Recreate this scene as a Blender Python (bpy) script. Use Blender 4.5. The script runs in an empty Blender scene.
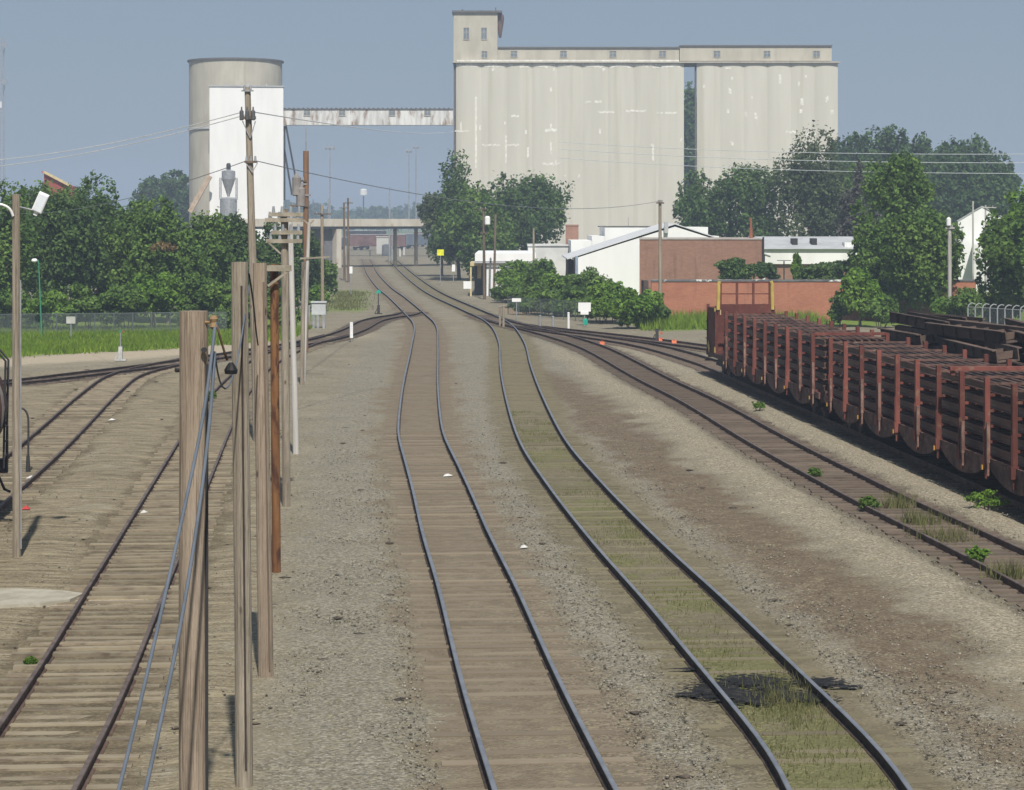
import bpy, math, random
import numpy as np
from mathutils import Vector, Matrix, Euler

random.seed(7); RNG = np.random.default_rng(11)
SC = bpy.context.scene
COL = SC.collection
F = 2200.0; H = 7.25; YH = 222.0; CX = 512.0      # lens in pixels, camera height, horizon row

# ------------------------------------------------------------------ placement helpers
def gp(px, py, z=0.0):                 # pixel on a level plane at height z -> world
    Y = F*(H-z)/(py-YH)
    return Vector(((px-CX)*Y/F, Y, z))
def at(px, py, Y):                     # pixel at a known distance -> world
    return Vector(((px-CX)*Y/F, Y, H-(py-YH)*Y/F))
def wx(px, Y): return (px-CX)*Y/F
def wz(py, Y): return H-(py-YH)*Y/F

# ------------------------------------------------------------------ materials
MATS = {}
def _n(nt, t, **kw):
    n = nt.nodes.new(t)
    for k, v in kw.items(): setattr(n, k, v)
    return n
def mixc(nt, fac, a, b, blend='MIX'):
    m = _n(nt, 'ShaderNodeMix', data_type='RGBA', blend_type=blend)
    for sock, v in ((m.inputs[0], fac), (m.inputs[6], a), (m.inputs[7], b)):
        if hasattr(v, 'links'): nt.links.new(v, sock)
        elif isinstance(v, (int, float)): sock.default_value = v
        else: sock.default_value = (*v, 1)
    return m.outputs[2]
def ramp(nt, src, lo, hi):
    r = _n(nt, 'ShaderNodeMapRange'); r.interpolation_type = 'SMOOTHSTEP'
    nt.links.new(src, r.inputs[0]); r.inputs[1].default_value = lo; r.inputs[2].default_value = hi
    return r.outputs[0]
def math_(nt, op, a, b=0.0):
    m = _n(nt, 'ShaderNodeMath', operation=op)
    for s, v in ((m.inputs[0], a), (m.inputs[1], b)):
        if hasattr(v, 'links'): nt.links.new(v, s)
        else: s.default_value = v
    return m.outputs[0]
def coords(nt, stretch=(1,1,1), world=True):
    if world: src = _n(nt, 'ShaderNodeNewGeometry').outputs['Position']
    else: src = _n(nt, 'ShaderNodeTexCoord').outputs['Object']
    mp = _n(nt, 'ShaderNodeMapping'); mp.inputs['Scale'].default_value = stretch
    nt.links.new(src, mp.inputs[0]); return mp.outputs[0]
def noise(nt, vec, scale, detail=5, rough=.6, dist=0):
    n = _n(nt, 'ShaderNodeTexNoise'); nt.links.new(vec, n.inputs['Vector'])
    n.inputs['Scale'].default_value = scale; n.inputs['Detail'].default_value = detail
    n.inputs['Roughness'].default_value = rough; n.inputs['Distortion'].default_value = dist
    return n.outputs[0]
def newmat(name):
    m = bpy.data.materials.new(name); m.use_nodes = True
    nt = m.node_tree; b = nt.nodes['Principled BSDF']; b.inputs['Specular IOR Level'].default_value = .25
    MATS[name] = m; return m, nt, b
def bump(nt, b, h, strength, dist=.02):
    bn = _n(nt, 'ShaderNodeBump'); bn.inputs['Strength'].default_value = strength; bn.inputs['Distance'].default_value = dist
    nt.links.new(h, bn.inputs['Height']); nt.links.new(bn.outputs[0], b.inputs['Normal'])

def surf(name, c1, c2, scale=1.0, stretch=(1,1,1), rough=.85, metal=0.0, lo=.35, hi=.65, bmp=.3,
         c3=None, s3=1.0, st3=(1,1,1), lo3=.55, hi3=.7, rnd=0.0, world=True):
    m, nt, b = newmat(name)
    v = coords(nt, stretch, world); n1 = noise(nt, v, scale)
    col = mixc(nt, ramp(nt, n1, lo, hi), c1, c2)
    if c3 is not None:
        n3 = noise(nt, coords(nt, st3, world), s3)
        col = mixc(nt, ramp(nt, n3, lo3, hi3), col, c3)
    if rnd:
        oi = _n(nt, 'ShaderNodeObjectInfo')
        hsv = _n(nt, 'ShaderNodeHueSaturation'); nt.links.new(col, hsv.inputs['Color'])
        nt.links.new(math_(nt, 'ADD', math_(nt, 'MULTIPLY', oi.outputs['Random'], 2*rnd), 1-rnd), hsv.inputs['Value'])
        col = hsv.outputs[0]
    nt.links.new(col, b.inputs['Base Color'])
    b.inputs['Roughness'].default_value = rough; b.inputs['Metallic'].default_value = metal
    if bmp: bump(nt, b, n1, bmp)
    return m

def polewood(name,c1,c2,dark,knot=(.06,.04,.028)):
    m, nt, b = newmat(name)
    n1=noise(nt,coords(nt,(1,1,.035)),9,6,.7); n2=noise(nt,coords(nt,(1,1,.02)),38,4,.7); n3=noise(nt,coords(nt,(1,1,.6)),1.2,5,.65)
    col=mixc(nt,ramp(nt,n1,.32,.68),c1,c2)
    col=mixc(nt,math_(nt,'MULTIPLY',ramp(nt,n2,.52,.66),.75),col,dark)
    col=mixc(nt,math_(nt,'MULTIPLY',ramp(nt,n3,.5,.75),.45),col,tuple(x*.62 for x in c1))
    v=_n(nt,'ShaderNodeTexVoronoi'); nt.links.new(coords(nt,(1,1,.45)),v.inputs['Vector']); v.inputs['Scale'].default_value=4.2
    s_=_n(nt,'ShaderNodeSeparateColor'); nt.links.new(v.outputs['Color'],s_.inputs[0])
    kn=math_(nt,'MULTIPLY',ramp(nt,s_.outputs[0],.45,.55),ramp(nt,v.outputs['Distance'],.17,.05))
    col=mixc(nt,math_(nt,'MULTIPLY',kn,.8),col,knot)
    nt.links.new(col,b.inputs['Base Color']); b.inputs['Roughness'].default_value=.95; b.inputs['Specular IOR Level'].default_value=.1
    bump(nt,b,math_(nt,'ADD',n1,math_(nt,'MULTIPLY',n2,1.5)),.8,.03); return m
def brickmat(name, c1, c2, mortar, stain):
    m, nt, b = newmat(name)
    g = _n(nt, 'ShaderNodeNewGeometry'); sx = _n(nt, 'ShaderNodeSeparateXYZ'); nt.links.new(g.outputs['Position'], sx.inputs[0])
    cb = _n(nt, 'ShaderNodeCombineXYZ')
    nt.links.new(math_(nt, 'ADD', sx.outputs[0], sx.outputs[1]), cb.inputs[0]); nt.links.new(sx.outputs[2], cb.inputs[1])
    br = _n(nt, 'ShaderNodeTexBrick'); nt.links.new(cb.outputs[0], br.inputs[0])
    br.inputs['Color1'].default_value = (*c1,1); br.inputs['Color2'].default_value = (*c2,1); br.inputs['Mortar'].default_value = (*mortar,1)
    br.inputs['Scale'].default_value = 1.0; br.inputs['Brick Width'].default_value = .24; br.inputs['Row Height'].default_value = .08; br.inputs['Mortar Size'].default_value = .008
    n1 = noise(nt, coords(nt, (.5,.5,1.2)), 1.1, 6, .7)
    col = mixc(nt, ramp(nt, n1, .45, .8), br.outputs[0], stain)
    n2 = noise(nt, coords(nt, (1,1,.12)), 2.5, 4)
    col = mixc(nt, math_(nt, 'MULTIPLY', ramp(nt, n2, .5, .75), .4), col, tuple(x*.55 for x in stain))
    nt.links.new(col, b.inputs['Base Color']); b.inputs['Roughness'].default_value = .9
    bump(nt, b, br.outputs[1], -.3, .01); return m

def leafmat(name, c1, c2, sat=1.0, nscale=.45):
    m, nt, b = newmat(name)
    g = _n(nt, 'ShaderNodeNewGeometry')
    n1 = noise(nt, coords(nt), nscale, 3)
    col = mixc(nt, ramp(nt, n1, .35, .68), c1, c2)
    hsv = _n(nt, 'ShaderNodeHueSaturation'); nt.links.new(col, hsv.inputs['Color'])
    nt.links.new(math_(nt, 'ADD', math_(nt, 'MULTIPLY', g.outputs['Random Per Island'], .7), .68), hsv.inputs['Value'])
    nt.links.new(hsv.outputs[0], b.inputs['Base Color']); b.inputs['Roughness'].default_value = .6
    b.inputs['Specular IOR Level'].default_value = .12
    tr = _n(nt, 'ShaderNodeBsdfTranslucent'); nt.links.new(hsv.outputs[0], tr.inputs[0])
    mx = _n(nt, 'ShaderNodeMixShader'); mx.inputs[0].default_value = .35
    nt.links.new(b.outputs[0], mx.inputs[1]); nt.links.new(tr.outputs[0], mx.inputs[2])
    nt.links.new(mx.outputs[0], nt.nodes['Material Output'].inputs[0]); return m

def plain(name, c, rough=.6, metal=0.0, var=.12):
    return surf(name, tuple(x*(1-var) for x in c), tuple(min(1, x*(1+var)) for x in c), 2.0, rough=rough, metal=metal, bmp=0)

def chainmat(name, c):
    m, nt, b = newmat(name)
    g = _n(nt, 'ShaderNodeNewGeometry'); sx = _n(nt, 'ShaderNodeSeparateXYZ'); nt.links.new(g.outputs['Position'], sx.inputs[0])
    xy = math_(nt, 'ADD', sx.outputs[0], sx.outputs[1])
    def wires(op):
        s = math_(nt, 'MULTIPLY', math_(nt, op, xy, sx.outputs[2]), 14.0)
        fr = math_(nt, 'FRACT', s)
        return math_(nt, 'LESS_THAN', fr, .15)
    w = math_(nt, 'MAXIMUM', wires('ADD'), wires('SUBTRACT'))
    b.inputs['Base Color'].default_value = (*c,1); b.inputs['Roughness'].default_value = .5
    nt.links.new(w, b.inputs['Alpha']); return m

WOOD   = polewood('pole_wood_grey', (.25,.21,.16), (.39,.34,.27), (.12,.097,.075))
WOOD2  = polewood('pole_wood_brown', (.265,.205,.152), (.39,.32,.245), (.14,.098,.068))
WOODW  = surf('pole_wood_pale', (.36,.34,.31), (.52,.5,.47), 6, (1,1,.05), .9, 0, .3, .7, .4, c3=(.2,.18,.16), s3=9, st3=(1.5,1.5,.05))
WOODO  = surf('pole_wood_creosote', (.13,.06,.026), (.26,.125,.048), 4, (1,1,.12), .75, 0, .3, .7, .3, c3=(.07,.03,.018), s3=5, st3=(1,1,.3), lo3=.5, hi3=.62)
WOODD  = surf('pole_wood_dark', (.10,.075,.056), (.18,.135,.10), 6, (1,1,.08), .9, 0, .3, .7, .3)
WOODR  = surf('pole_wood_rust_brown', (.15,.085,.05), (.25,.14,.08), 6, (1,1,.08), .9, 0, .3, .7, .3)
ARM    = surf('crossarm_wood', (.23,.205,.155), (.34,.30,.235), 5, (1,1,1), .9)
TIE    = surf('sleeper_wood', (.12,.095,.068), (.25,.205,.145), 5, (.3,4,1), .95, 0, .3, .7, .5, c3=(.245,.208,.145), s3=1.6, lo3=.38, hi3=.56, rnd=.22)
TIEA   = surf('sleeper_wood_main', (.14,.112,.08), (.215,.178,.13), 5, (.3,4,1), .95, 0, .3, .7, .4, c3=(.20,.163,.117), s3=1.2, lo3=.3, hi3=.55, rnd=.2)
TIEB   = surf('sleeper_wood_mossy', (.12,.10,.066), (.185,.157,.105), 5, (.3,4,1), .95, 0, .3, .7, .4, c3=(.16,.14,.085), s3=1.2, lo3=.3, hi3=.55, rnd=.2)
TIEC   = surf('sleeper_wood_dark', (.09,.068,.052), (.17,.13,.10), 5, (.3,4,1), .95, 0, .3, .7, .4, c3=(.14,.11,.085), s3=1.3, lo3=.4, hi3=.62, rnd=.2)
RSIDE  = surf('rail_rust', (.035,.026,.022), (.07,.05,.04), 3, rough=.9, bmp=0)
RSIDE2 = surf('rail_rust_brown', (.07,.045,.035), (.13,.085,.065), 3, rough=.9, bmp=0)
RTOP   = surf('rail_head_polished', (.23,.24,.265), (.31,.32,.345), 2, rough=.42, metal=.55, bmp=0)
RTOP2  = surf('rail_head_dull', (.10,.075,.065), (.16,.125,.11), 3, rough=.6, metal=.2, bmp=0)
CONC   = surf('elevator_concrete', (.505,.488,.418), (.565,.547,.475), .35, (1,1,.10), .9, 0, .3, .7, 0, c3=(.41,.385,.30), s3=.30, st3=(1,1,.03), lo3=.52, hi3=.75)
CONC2  = surf('elevator_concrete_grey', (.40,.37,.30), (.48,.45,.37), .5, (1,1,.35), .9, 0, .3, .7, 0, c3=(.33,.30,.25), s3=.8, st3=(1,1,.1), lo3=.54, hi3=.76)
CONCB  = surf('bridge_concrete', (.42,.38,.31), (.55,.51,.44), .7, (1,1,.3), .9, 0, .3, .7, 0, c3=(.36,.24,.13), s3=.35, st3=(1,1,.4), lo3=.58, hi3=.75)
PATCH  = surf('patch_white_paint', (.60,.58,.51), (.80,.79,.74), 1.6, rough=.85, bmp=0)
WHITE  = surf('white_painted_metal', (.76,.76,.75), (.82,.82,.81), .6, (1,1,.2), .7, 0, .3, .7, 0)
WHITE2 = surf('white_painted_wall', (.68,.68,.66), (.80,.80,.78), .5, (1,1,.2), .8, 0, .3, .7, 0, c3=(.5,.49,.46), s3=.8, st3=(1,1,.08), lo3=.6, hi3=.8)
GALV   = surf('weathered_gallery_metal', (.48,.48,.46), (.70,.70,.68), 1.2, (1,1,.15), .7, 0, .35, .65, 0, c3=(.26,.19,.14), s3=.8, st3=(1,1,.3), lo3=.49, hi3=.66)
STEEL  = surf('galvanised_steel', (.33,.34,.35), (.45,.46,.47), 2, rough=.45, metal=.5, bmp=0)
DARK   = plain('dark_steel', (.035,.034,.036), .7)
BLACK  = plain('black_rubber', (.012,.012,.013), .6)
ROOFD  = plain('dark_roofing', (.12,.115,.11), .9)
ROOFG  = surf('pale_grey_roofing', (.36,.37,.38), (.44,.45,.46), .6, rough=.85, bmp=0)
GLASS  = plain('dim_window_glass', (.16,.19,.22), .25)
BRICKO = brickmat('orange_brick', (.36,.125,.07), (.42,.165,.095), (.34,.22,.16), (.30,.12,.075))
BRICKB = brickmat('brown_brick', (.25,.125,.088), (.31,.165,.115), (.28,.21,.16), (.22,.125,.09))
REDP   = surf('flatcar_red_paint', (.11,.036,.028), (.175,.058,.044), 2.4, (1,1,.4), .85, 0, .3, .7, .1, c3=(.17,.095,.065), s3=5, lo3=.56, hi3=.7, rnd=.3)
WORN   = surf('flatcar_worn_bracket', (.13,.07,.055), (.24,.15,.12), 5, rough=.85, bmp=0, rnd=.2)
REDP2  = surf('flatcar_worn_sill', (.055,.032,.028), (.15,.085,.068), 2.6, rough=.85, c3=(.24,.17,.14), s3=5, lo3=.6, hi3=.72)
YEL    = plain('yellow_paint', (.44,.33,.09), .7)
LOADR  = surf('load_rail_steel', (.085,.052,.041), (.17,.105,.08), 1.5, (1,.2,1), .55, .3, .35, .65, 0, rnd=.2)
GIRD   = surf('girder_rust', (.055,.038,.032), (.13,.09,.07), 1.2, (1,.2,1), .85, 0, .35, .65, .2, rnd=.3)
GREENP = plain('green_paint', (.05,.22,.13), .5)
TEAL   = plain('teal_target_paint', (.02,.34,.24), .5)
ORANGE = plain('orange_paint', (.50,.12,.05), .6)
REDT   = plain('red_paint', (.45,.05,.05), .6)
YELS   = plain('fluorescent_yellow', (.72,.74,.02), .5)
CREAM  = plain('cream_paint', (.55,.45,.25), .8)
BLUEC  = plain('blue_cable', (.10,.118,.145), .75)
WIREM  = plain('wire_pale', (.78,.79,.80), .5)
WIRED  = plain('wire_dark', (.22,.24,.26), .6)
TANKB  = surf('tank_brown_paint', (.065,.028,.022), (.11,.05,.04), 1.0, (1,1,.4), .6, 0, .3, .7, 0)
TANKG  = surf('tank_grey_paint', (.08,.075,.07), (.14,.13,.12), 1.0, rough=.7, bmp=0)
FADED  = surf('faded_maroon', (.12,.07,.065), (.19,.11,.10), .5, rough=.8, bmp=0)
FENCED = plain('fence_steel_dull', (.10,.12,.12), .7)
CHAIN  = chainmat('chain_link_mesh', (.16,.19,.19))
BARK   = surf('tree_bark', (.10,.08,.06), (.18,.145,.11), 4, (1,1,.2), .95)
BARKP  = surf('bare_branch_bark', (.26,.23,.19), (.36,.32,.27), 4, (1,1,.2), .95)
LEAFD  = leafmat('leaf_dark', (.066,.122,.038), (.112,.182,.050))
LEAFM  = leafmat('leaf_mid', (.086,.158,.034), (.145,.232,.050))
LEAFB  = leafmat('leaf_bright', (.110,.205,.030), (.175,.290,.048))
LEAFO  = leafmat('leaf_olive_dark', (.070,.100,.042), (.105,.138,.056))
LEAFF  = leafmat('leaf_far', (.055,.105,.038), (.088,.148,.05), nscale=.1)
LEAFX  = leafmat('leaf_grey_conifer', (.082,.080,.070), (.125,.118,.108))
LEAFT  = leafmat('leaf_withered_tan', (.24,.17,.08), (.32,.23,.11))
GRASSM = leafmat('grass_green', (.13,.21,.022), (.20,.29,.035))
GRASSD = leafmat('grass_dry', (.13,.14,.05), (.20,.19,.09), nscale=1.5)
OILM   = surf('oil_soaked_cinder', (.010,.009,.009), (.045,.04,.033), 7, rough=.7, lo=.45, hi=.75)
STONE, _nt, _b = newmat('ballast_stone')
_c=mixc(_nt,ramp(_nt,noise(_nt,coords(_nt),.8,4),.35,.65),(.21,.185,.135),(.27,.25,.205)); _h=_n(_nt,'ShaderNodeHueSaturation'); _nt.links.new(_c,_h.inputs['Color'])
_nt.links.new(math_(_nt,'ADD',math_(_nt,'MULTIPLY',_n(_nt,'ShaderNodeNewGeometry').outputs['Random Per Island'],1.0),.26),_h.inputs['Value']); _nt.links.new(_h.outputs[0],_b.inputs['Base Color']); _b.inputs['Roughness'].default_value=.95

# ------------------------------------------------------------------ mesh builder
ORG = {}
def setp(o, label=None, cat=None, group=None, kind=None):
    if label: o['label'] = label
    if cat: o['category'] = cat
    if group: o['group'] = group
    if kind: o['kind'] = kind
    return o
def empty(name, loc, label, cat, group=None, rz=0.0):
    o = bpy.data.objects.new(name, None); COL.objects.link(o); o.location = loc; o.rotation_euler = (0,0,rz)
    o.empty_display_size = .3
    ORG[o.name] = Vector(loc) if not rz else Vector((0,0,0))
    return setp(o, label, cat, group)
class MB:
    def __init__(s): s.v=[]; s.f=[]; s.m=[]; s.mi=0
    def add(s, vs, fs):
        b=len(s.v); s.v.extend([tuple(v) for v in vs]); s.f.extend([tuple(b+i for i in f) for f in fs]); s.m.extend([s.mi]*len(fs)); return s
    def box(s, c, d, rz=0.0, rot=None):
        hx,hy,hz=d[0]/2,d[1]/2,d[2]/2
        R = rot if rot is not None else Matrix.Rotation(rz,3,'Z')
        vs=[Vector(c)+R@Vector((x*hx,y*hy,z*hz)) for z in(-1,1) for y in(-1,1) for x in(-1,1)]
        return s.add(vs,[(0,2,3,1),(4,5,7,6),(0,1,5,4),(2,6,7,3),(0,4,6,2),(1,3,7,5)])
    def box2(s,a,b):
        return s.box([(a[i]+b[i])/2 for i in range(3)],[abs(b[i]-a[i]) for i in range(3)])
    def beam(s,p0,p1,w,h):
        p0=Vector(p0);p1=Vector(p1);d=p1-p0;L=d.length
        q=d.to_track_quat('X','Z').to_matrix()
        return s.box((p0+p1)/2,(L,w,h),rot=q)
    def cyl(s,p0,p1,r0,r1=None,n=10,cap=True):
        r1=r0 if r1 is None else r1
        p0=Vector(p0);p1=Vector(p1);q=(p1-p0).to_track_quat('Z','Y').to_matrix()
        vs=[];
        for p,r in((p0,r0),(p1,r1)):
            for i in range(n):
                a=2*math.pi*i/n; vs.append(p+q@Vector((r*math.cos(a),r*math.sin(a),0)))
        fs=[(i,(i+1)%n,n+(i+1)%n,n+i) for i in range(n)]
        if cap: fs+= [tuple(range(n-1,-1,-1)),tuple(range(n,2*n))]
        return s.add(vs,fs)
    def tube(s,pts,r,n=6):
        pts=[Vector(p) for p in pts]; vs=[];fs=[]
        q=None;tp=None
        for k,p in enumerate(pts):
            t=(pts[min(k+1,len(pts)-1)]-pts[max(k-1,0)]).normalized()
            q=t.to_track_quat('Z','Y').to_matrix() if q is None else tp.rotation_difference(t).to_matrix()@q
            tp=t
            rr=r[k] if isinstance(r,(list,tuple)) else r
            for i in range(n):
                a=2*math.pi*i/n; vs.append(p+q@Vector((rr*math.cos(a),rr*math.sin(a),0)))
        for k in range(len(pts)-1):
            for i in range(n): fs.append((k*n+i,k*n+(i+1)%n,(k+1)*n+(i+1)%n,(k+1)*n+i))
        fs+=[tuple(range(n-1,-1,-1)),tuple(range((len(pts)-1)*n,len(pts)*n))]
        return s.add(vs,fs)
    def lathe(s,c,prof,n=24,axis='Z'):
        vs=[];fs=[];c=Vector(c)
        for (r,h) in prof:
            for i in range(n):
                a=2*math.pi*i/n
                if axis=='Z': vs.append(c+Vector((r*math.cos(a),r*math.sin(a),h)))
                else: vs.append(c+Vector((r*math.cos(a),h,r*math.sin(a))))
        for k in range(len(prof)-1):
            for i in range(n): fs.append((k*n+i,k*n+(i+1)%n,(k+1)*n+(i+1)%n,(k+1)*n+i))
        fs+=[tuple(range(n-1,-1,-1)),tuple(range((len(prof)-1)*n,len(prof)*n))]
        return s.add(vs,fs)
    def prism(s,poly,z0,z1):            # plan polygon (x,y) extruded up
        n=len(poly); vs=[(x,y,z0) for x,y in poly]+[(x,y,z1) for x,y in poly]
        return s.add(vs,[tuple(range(n-1,-1,-1)),tuple(range(n,2*n))]+[(i,(i+1)%n,n+(i+1)%n,n+i) for i in range(n)])
    def prism_y(s,poly,y0,y1):          # front outline (x,z) extruded back
        n=len(poly); vs=[(x,y0,z) for x,z in poly]+[(x,y1,z) for x,z in poly]
        return s.add(vs,[tuple(range(n)),tuple(range(2*n-1,n-1,-1))]+[(i,n+i,n+(i+1)%n,(i+1)%n) for i in range(n)])
    def prism_x(s,poly,x0,x1):          # side outline (y,z) extruded across
        n=len(poly); vs=[(x0,y,z) for y,z in poly]+[(x1,y,z) for y,z in poly]
        return s.add(vs,[tuple(range(n-1,-1,-1)),tuple(range(n,2*n))]+[(i,(i+1)%n,n+(i+1)%n,n+i) for i in range(n)])
    def build(s,name,mats,parent=None,smooth=False,label=None,loc=None,kind=None):
        me=bpy.data.meshes.new(name)
        off=Vector((0,0,0))
        if parent is not None: off=ORG.get(parent.name,Vector((0,0,0)))
        elif loc is not None: off=Vector(loc)
        me.from_pydata([(v[0]-off[0],v[1]-off[1],v[2]-off[2]) for v in s.v],[],s.f)
        if not isinstance(mats,(list,tuple)): mats=[mats]
        for m in mats: me.materials.append(m)
        me.polygons.foreach_set('material_index',s.m)
        if smooth: me.polygons.foreach_set('use_smooth',[True]*len(me.polygons))
        me.update()
        o=bpy.data.objects.new(name,me); COL.objects.link(o)
        if parent is not None: o.parent=parent; ORG[o.name]=off
        elif loc is not None: o.location=loc; ORG[o.name]=Vector(loc)
        if label: o['label']=label
        if kind: o['kind']=kind
        return o
def npmesh(name, V, Fq, mats, parent=None, loc=None, smooth=False):
    me=bpy.data.meshes.new(name); off=np.zeros(3)
    if parent is not None: off=np.array(ORG.get(parent.name,(0,0,0)))
    elif loc is not None: off=np.array(loc)
    V=np.asarray(V,dtype=np.float32)-off.astype(np.float32)
    k=Fq.shape[1]
    me.vertices.add(len(V)); me.vertices.foreach_set('co',V.ravel())
    me.loops.add(Fq.size); me.loops.foreach_set('vertex_index',Fq.ravel().astype(np.int32))
    me.polygons.add(len(Fq)); me.polygons.foreach_set('loop_start',np.arange(0,Fq.size,k,dtype=np.int32))
    me.polygons.foreach_set('loop_total',np.full(len(Fq),k,dtype=np.int32))
    if smooth: me.polygons.foreach_set('use_smooth',np.ones(len(Fq),dtype=bool))
    for m in (mats if isinstance(mats,(list,tuple)) else [mats]): me.materials.append(m)
    me.update(calc_edges=True); me.validate()
    o=bpy.data.objects.new(name,me); COL.objects.link(o)
    if parent is not None: o.parent=parent
    elif loc is not None: o.location=loc
    return o
def copy_tree(root):
    c=root.copy(); COL.objects.link(c)
    for ch in root.children:
        d=ch.copy(); COL.objects.link(d); d.parent=c
        for g in ch.children:
            e=g.copy(); COL.objects.link(e); e.parent=d
    return c
def smoothline(pts, step=1.0):
    P=[Vector(p) for p in pts]; P=[P[0]*2-P[1]]+P+[P[-1]*2-P[-2]]
    out=[]
    for i in range(1,len(P)-2):
        a,b,c,d=P[i-1:i+3]; n=max(2,int((c-b).length/step))
        for k in range(n):
            t=k/n
            out.append(.5*((2*b)+(c-a)*t+(2*a-5*b+4*c-d)*t*t+(3*b-a-3*c+d)*t**3))
    out.append(P[-2])
    for _ in range(6):                         # fair the line
        out=[out[0]]+[(out[k-1]+out[k]*2+out[k+1])/4 for k in range(1,len(out)-1)]+[out[-1]]
    return out

# ------------------------------------------------------------------ tracks
RH=.17
def tl(pix): return [gp(x,y,RH).xy.to_3d() for x,y in pix]
TR={}
TR['A']=[Vector((1.25,19,0)),Vector((.85,24,0))]+tl([(547.5,770),(520,705),(496,640),(483,600),(470,567),(454.8,530),(443,493.5),(429.5,457),(422.2,438),(419.7,420),(420.5,383),(424.5,347),(425,325),(414.7,313),(397,297),(383,286),(372,272.5),(368.5,264),(366,258.5)])
TR['B']=[Vector((3.95,19,0)),Vector((4.1,24,0))]+tl([(843,770),(780,700),(718.5,635),(686,600),(641,556),(603,515.5),(570,477),(541.5,438),(523.5,394),(515.5,365),(511,340),(498,322),(471,309),(437.5,294),(420,283),(405,271),(398.5,265),(392,259)])
TR['C']=[Vector((12.0,30,0)),Vector((11.2,36,0))]+tl([(1022,565),(900,507),(850,482),(771.5,441),(699.6,400),(652,377),(597,348),(560,335.5),(528,327.2),(500,320.5),(480,313)])
tdir=Vector((-.0627,1,0)).normalized()
def tline(Y): return Vector((13.65-.0627*(Y-54.3),Y,0))
TR['D']=[tline(36),tline(60),tline(85),tline(104)]+tl([(707,361),(650,345),(600,336.8),(550,329.6),(515,323.5),(490,316.5)])
TR['E']=[tline(45)+Vector((4.5,0,0)),tline(75)+Vector((4.5,0,0)),tline(100)+Vector((4.3,0,0)),Vector((13.2,117,0)),Vector((10.2,128,0)),Vector((6.3,138.5,0)),Vector((2.6,147,0)),Vector((-.4,155,0))]
TR['F']=[Vector((-5.72,19.5,0)),Vector((-6.0,24,0))]+tl([(26,768),(49,732),(86,667),(120,600),(156,530),(199,446),(213,420),(234,388),(262,362),(300,344),(336,334)])
TR['G']=[Vector((-12.0,38,0)),Vector((-13.55,55,0)),Vector((-14.9,70,0)),Vector((-17.2,92,0))]+tl([(127,373),(165,363.5),(205,356)])
TR['H']=[Vector((-38,87,0)),Vector((-30,92.5,0))]+tl([(0,382),(80,373),(147,365.5),(200,358),(262,348.5),(323,338.5),(354,329),(371,320),(388,316.2),(407,313.5),(413,310)])
TRK={k:smoothline(v,1.0) for k,v in TR.items()}
RPROF=[(-.07,0),(.07,0),(.07,.012),(.016,.03),(.013,.115),(.036,.128),(.036,.16),(.028,.17),(-.028,.17),(-.036,.16),(-.036,.128),(-.013,.115),(-.016,.03),(-.07,.012)]
def sweep_rail(line, off, name, parent, side, top):
    n=len(RPROF); V=[];Fs=[];mi=[]
    for k,p in enumerate(line):
        t=(line[min(k+1,len(line)-1)]-line[max(k-1,0)]).normalized(); s=Vector((t.y,-t.x,0))
        for (a,h) in RPROF: V.append(p+s*(off+a)+Vector((0,0,h+.002)))
    for k in range(len(line)-1):
        for i in range(n):
            j=(i+1)%n; Fs.append((k*n+i,k*n+j,(k+1)*n+j,(k+1)*n+i)); mi.append(1 if i in(6,7,8) else 0)
    b=MB(); b.v=[tuple(v) for v in V]; b.f=Fs; b.m=mi
    return b.build(name,[side,top],parent)
def make_track(key,label,tie,side,top,tz,spacing=.53,group='railway tracks of the yard'):
    L=TRK[key]; root=empty('rail_track',(L[0].x,L[0].y,0),label,'rail track',group)
    for off in(-.755,.755): sweep_rail(L,off,'rail',root,side,top)
    # sleepers
    pts=[];acc=0
    for a,b_ in zip(L[:-1],L[1:]):
        d=(b_-a);ln=d.length
        while acc<ln:
            p=a+d*(acc/ln); pts.append((p,math.atan2(-d.x,d.y))); acc+=spacing
        acc-=ln
    vis=[q for q in pts if q[0].y>22]
    vis.sort(key=lambda q:q[0].y)
    tb=MB(); rr=random.Random(3)
    tb.box((L[0].x,L[0].y,0),(2.6,.22 if key not in 'FG' else .19,.16))
    me=None
    for k,(p,a) in enumerate(vis[:100]):
        if me is None:
            o=tb.build('sleeper',tie,root); me=o.data
        else:
            o=bpy.data.objects.new('sleeper',me); COL.objects.link(o); o.parent=root
        o.location=(p.x-L[0].x+rr.uniform(-.08,.08),p.y-L[0].y,tz-.08+rr.uniform(-1,1)*(.03 if key in 'FG' else .016)); o.rotation_euler=(rr.uniform(-.03,.03),rr.uniform(-.012,.012),a+rr.uniform(-.02,.02))
        o.scale=(rr.uniform(.95,1.03),rr.uniform(.85,1.15),1)
    if len(vis)>100:
        r=MB()
        for (p,a) in vis[100:]: r.box((p.x,p.y,tz-.08+rr.uniform(-.012,.012)),(2.6*rr.uniform(.95,1.03),.22,.16),a)
        r.build('sleeper',tie,root,kind='stuff')
    return root
make_track('A','main track with shiny rails and brown sleepers, left of the two curving up the middle',TIEA,RSIDE,RTOP,.010)
make_track('B','main track with grass growing between its rails, right of the two curving up the middle',TIEB,RSIDE,RTOP,.004)
make_track('C','dark rusty track with bushes along it, running beside the loaded red flatcars',TIEC,RSIDE2,RTOP2,.035)
make_track('D','shaded track under the red flatcars loaded with rails',TIEC,RSIDE2,RTOP2,.035)
make_track('E','track carrying the load of dark girders behind the red flatcars',TIEC,RSIDE2,RTOP2,.035)
make_track('F','old track with bare grey sleepers in the left foreground beside the cut off poles',TIE,RSIDE2,RTOP2,.03,.51)
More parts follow.
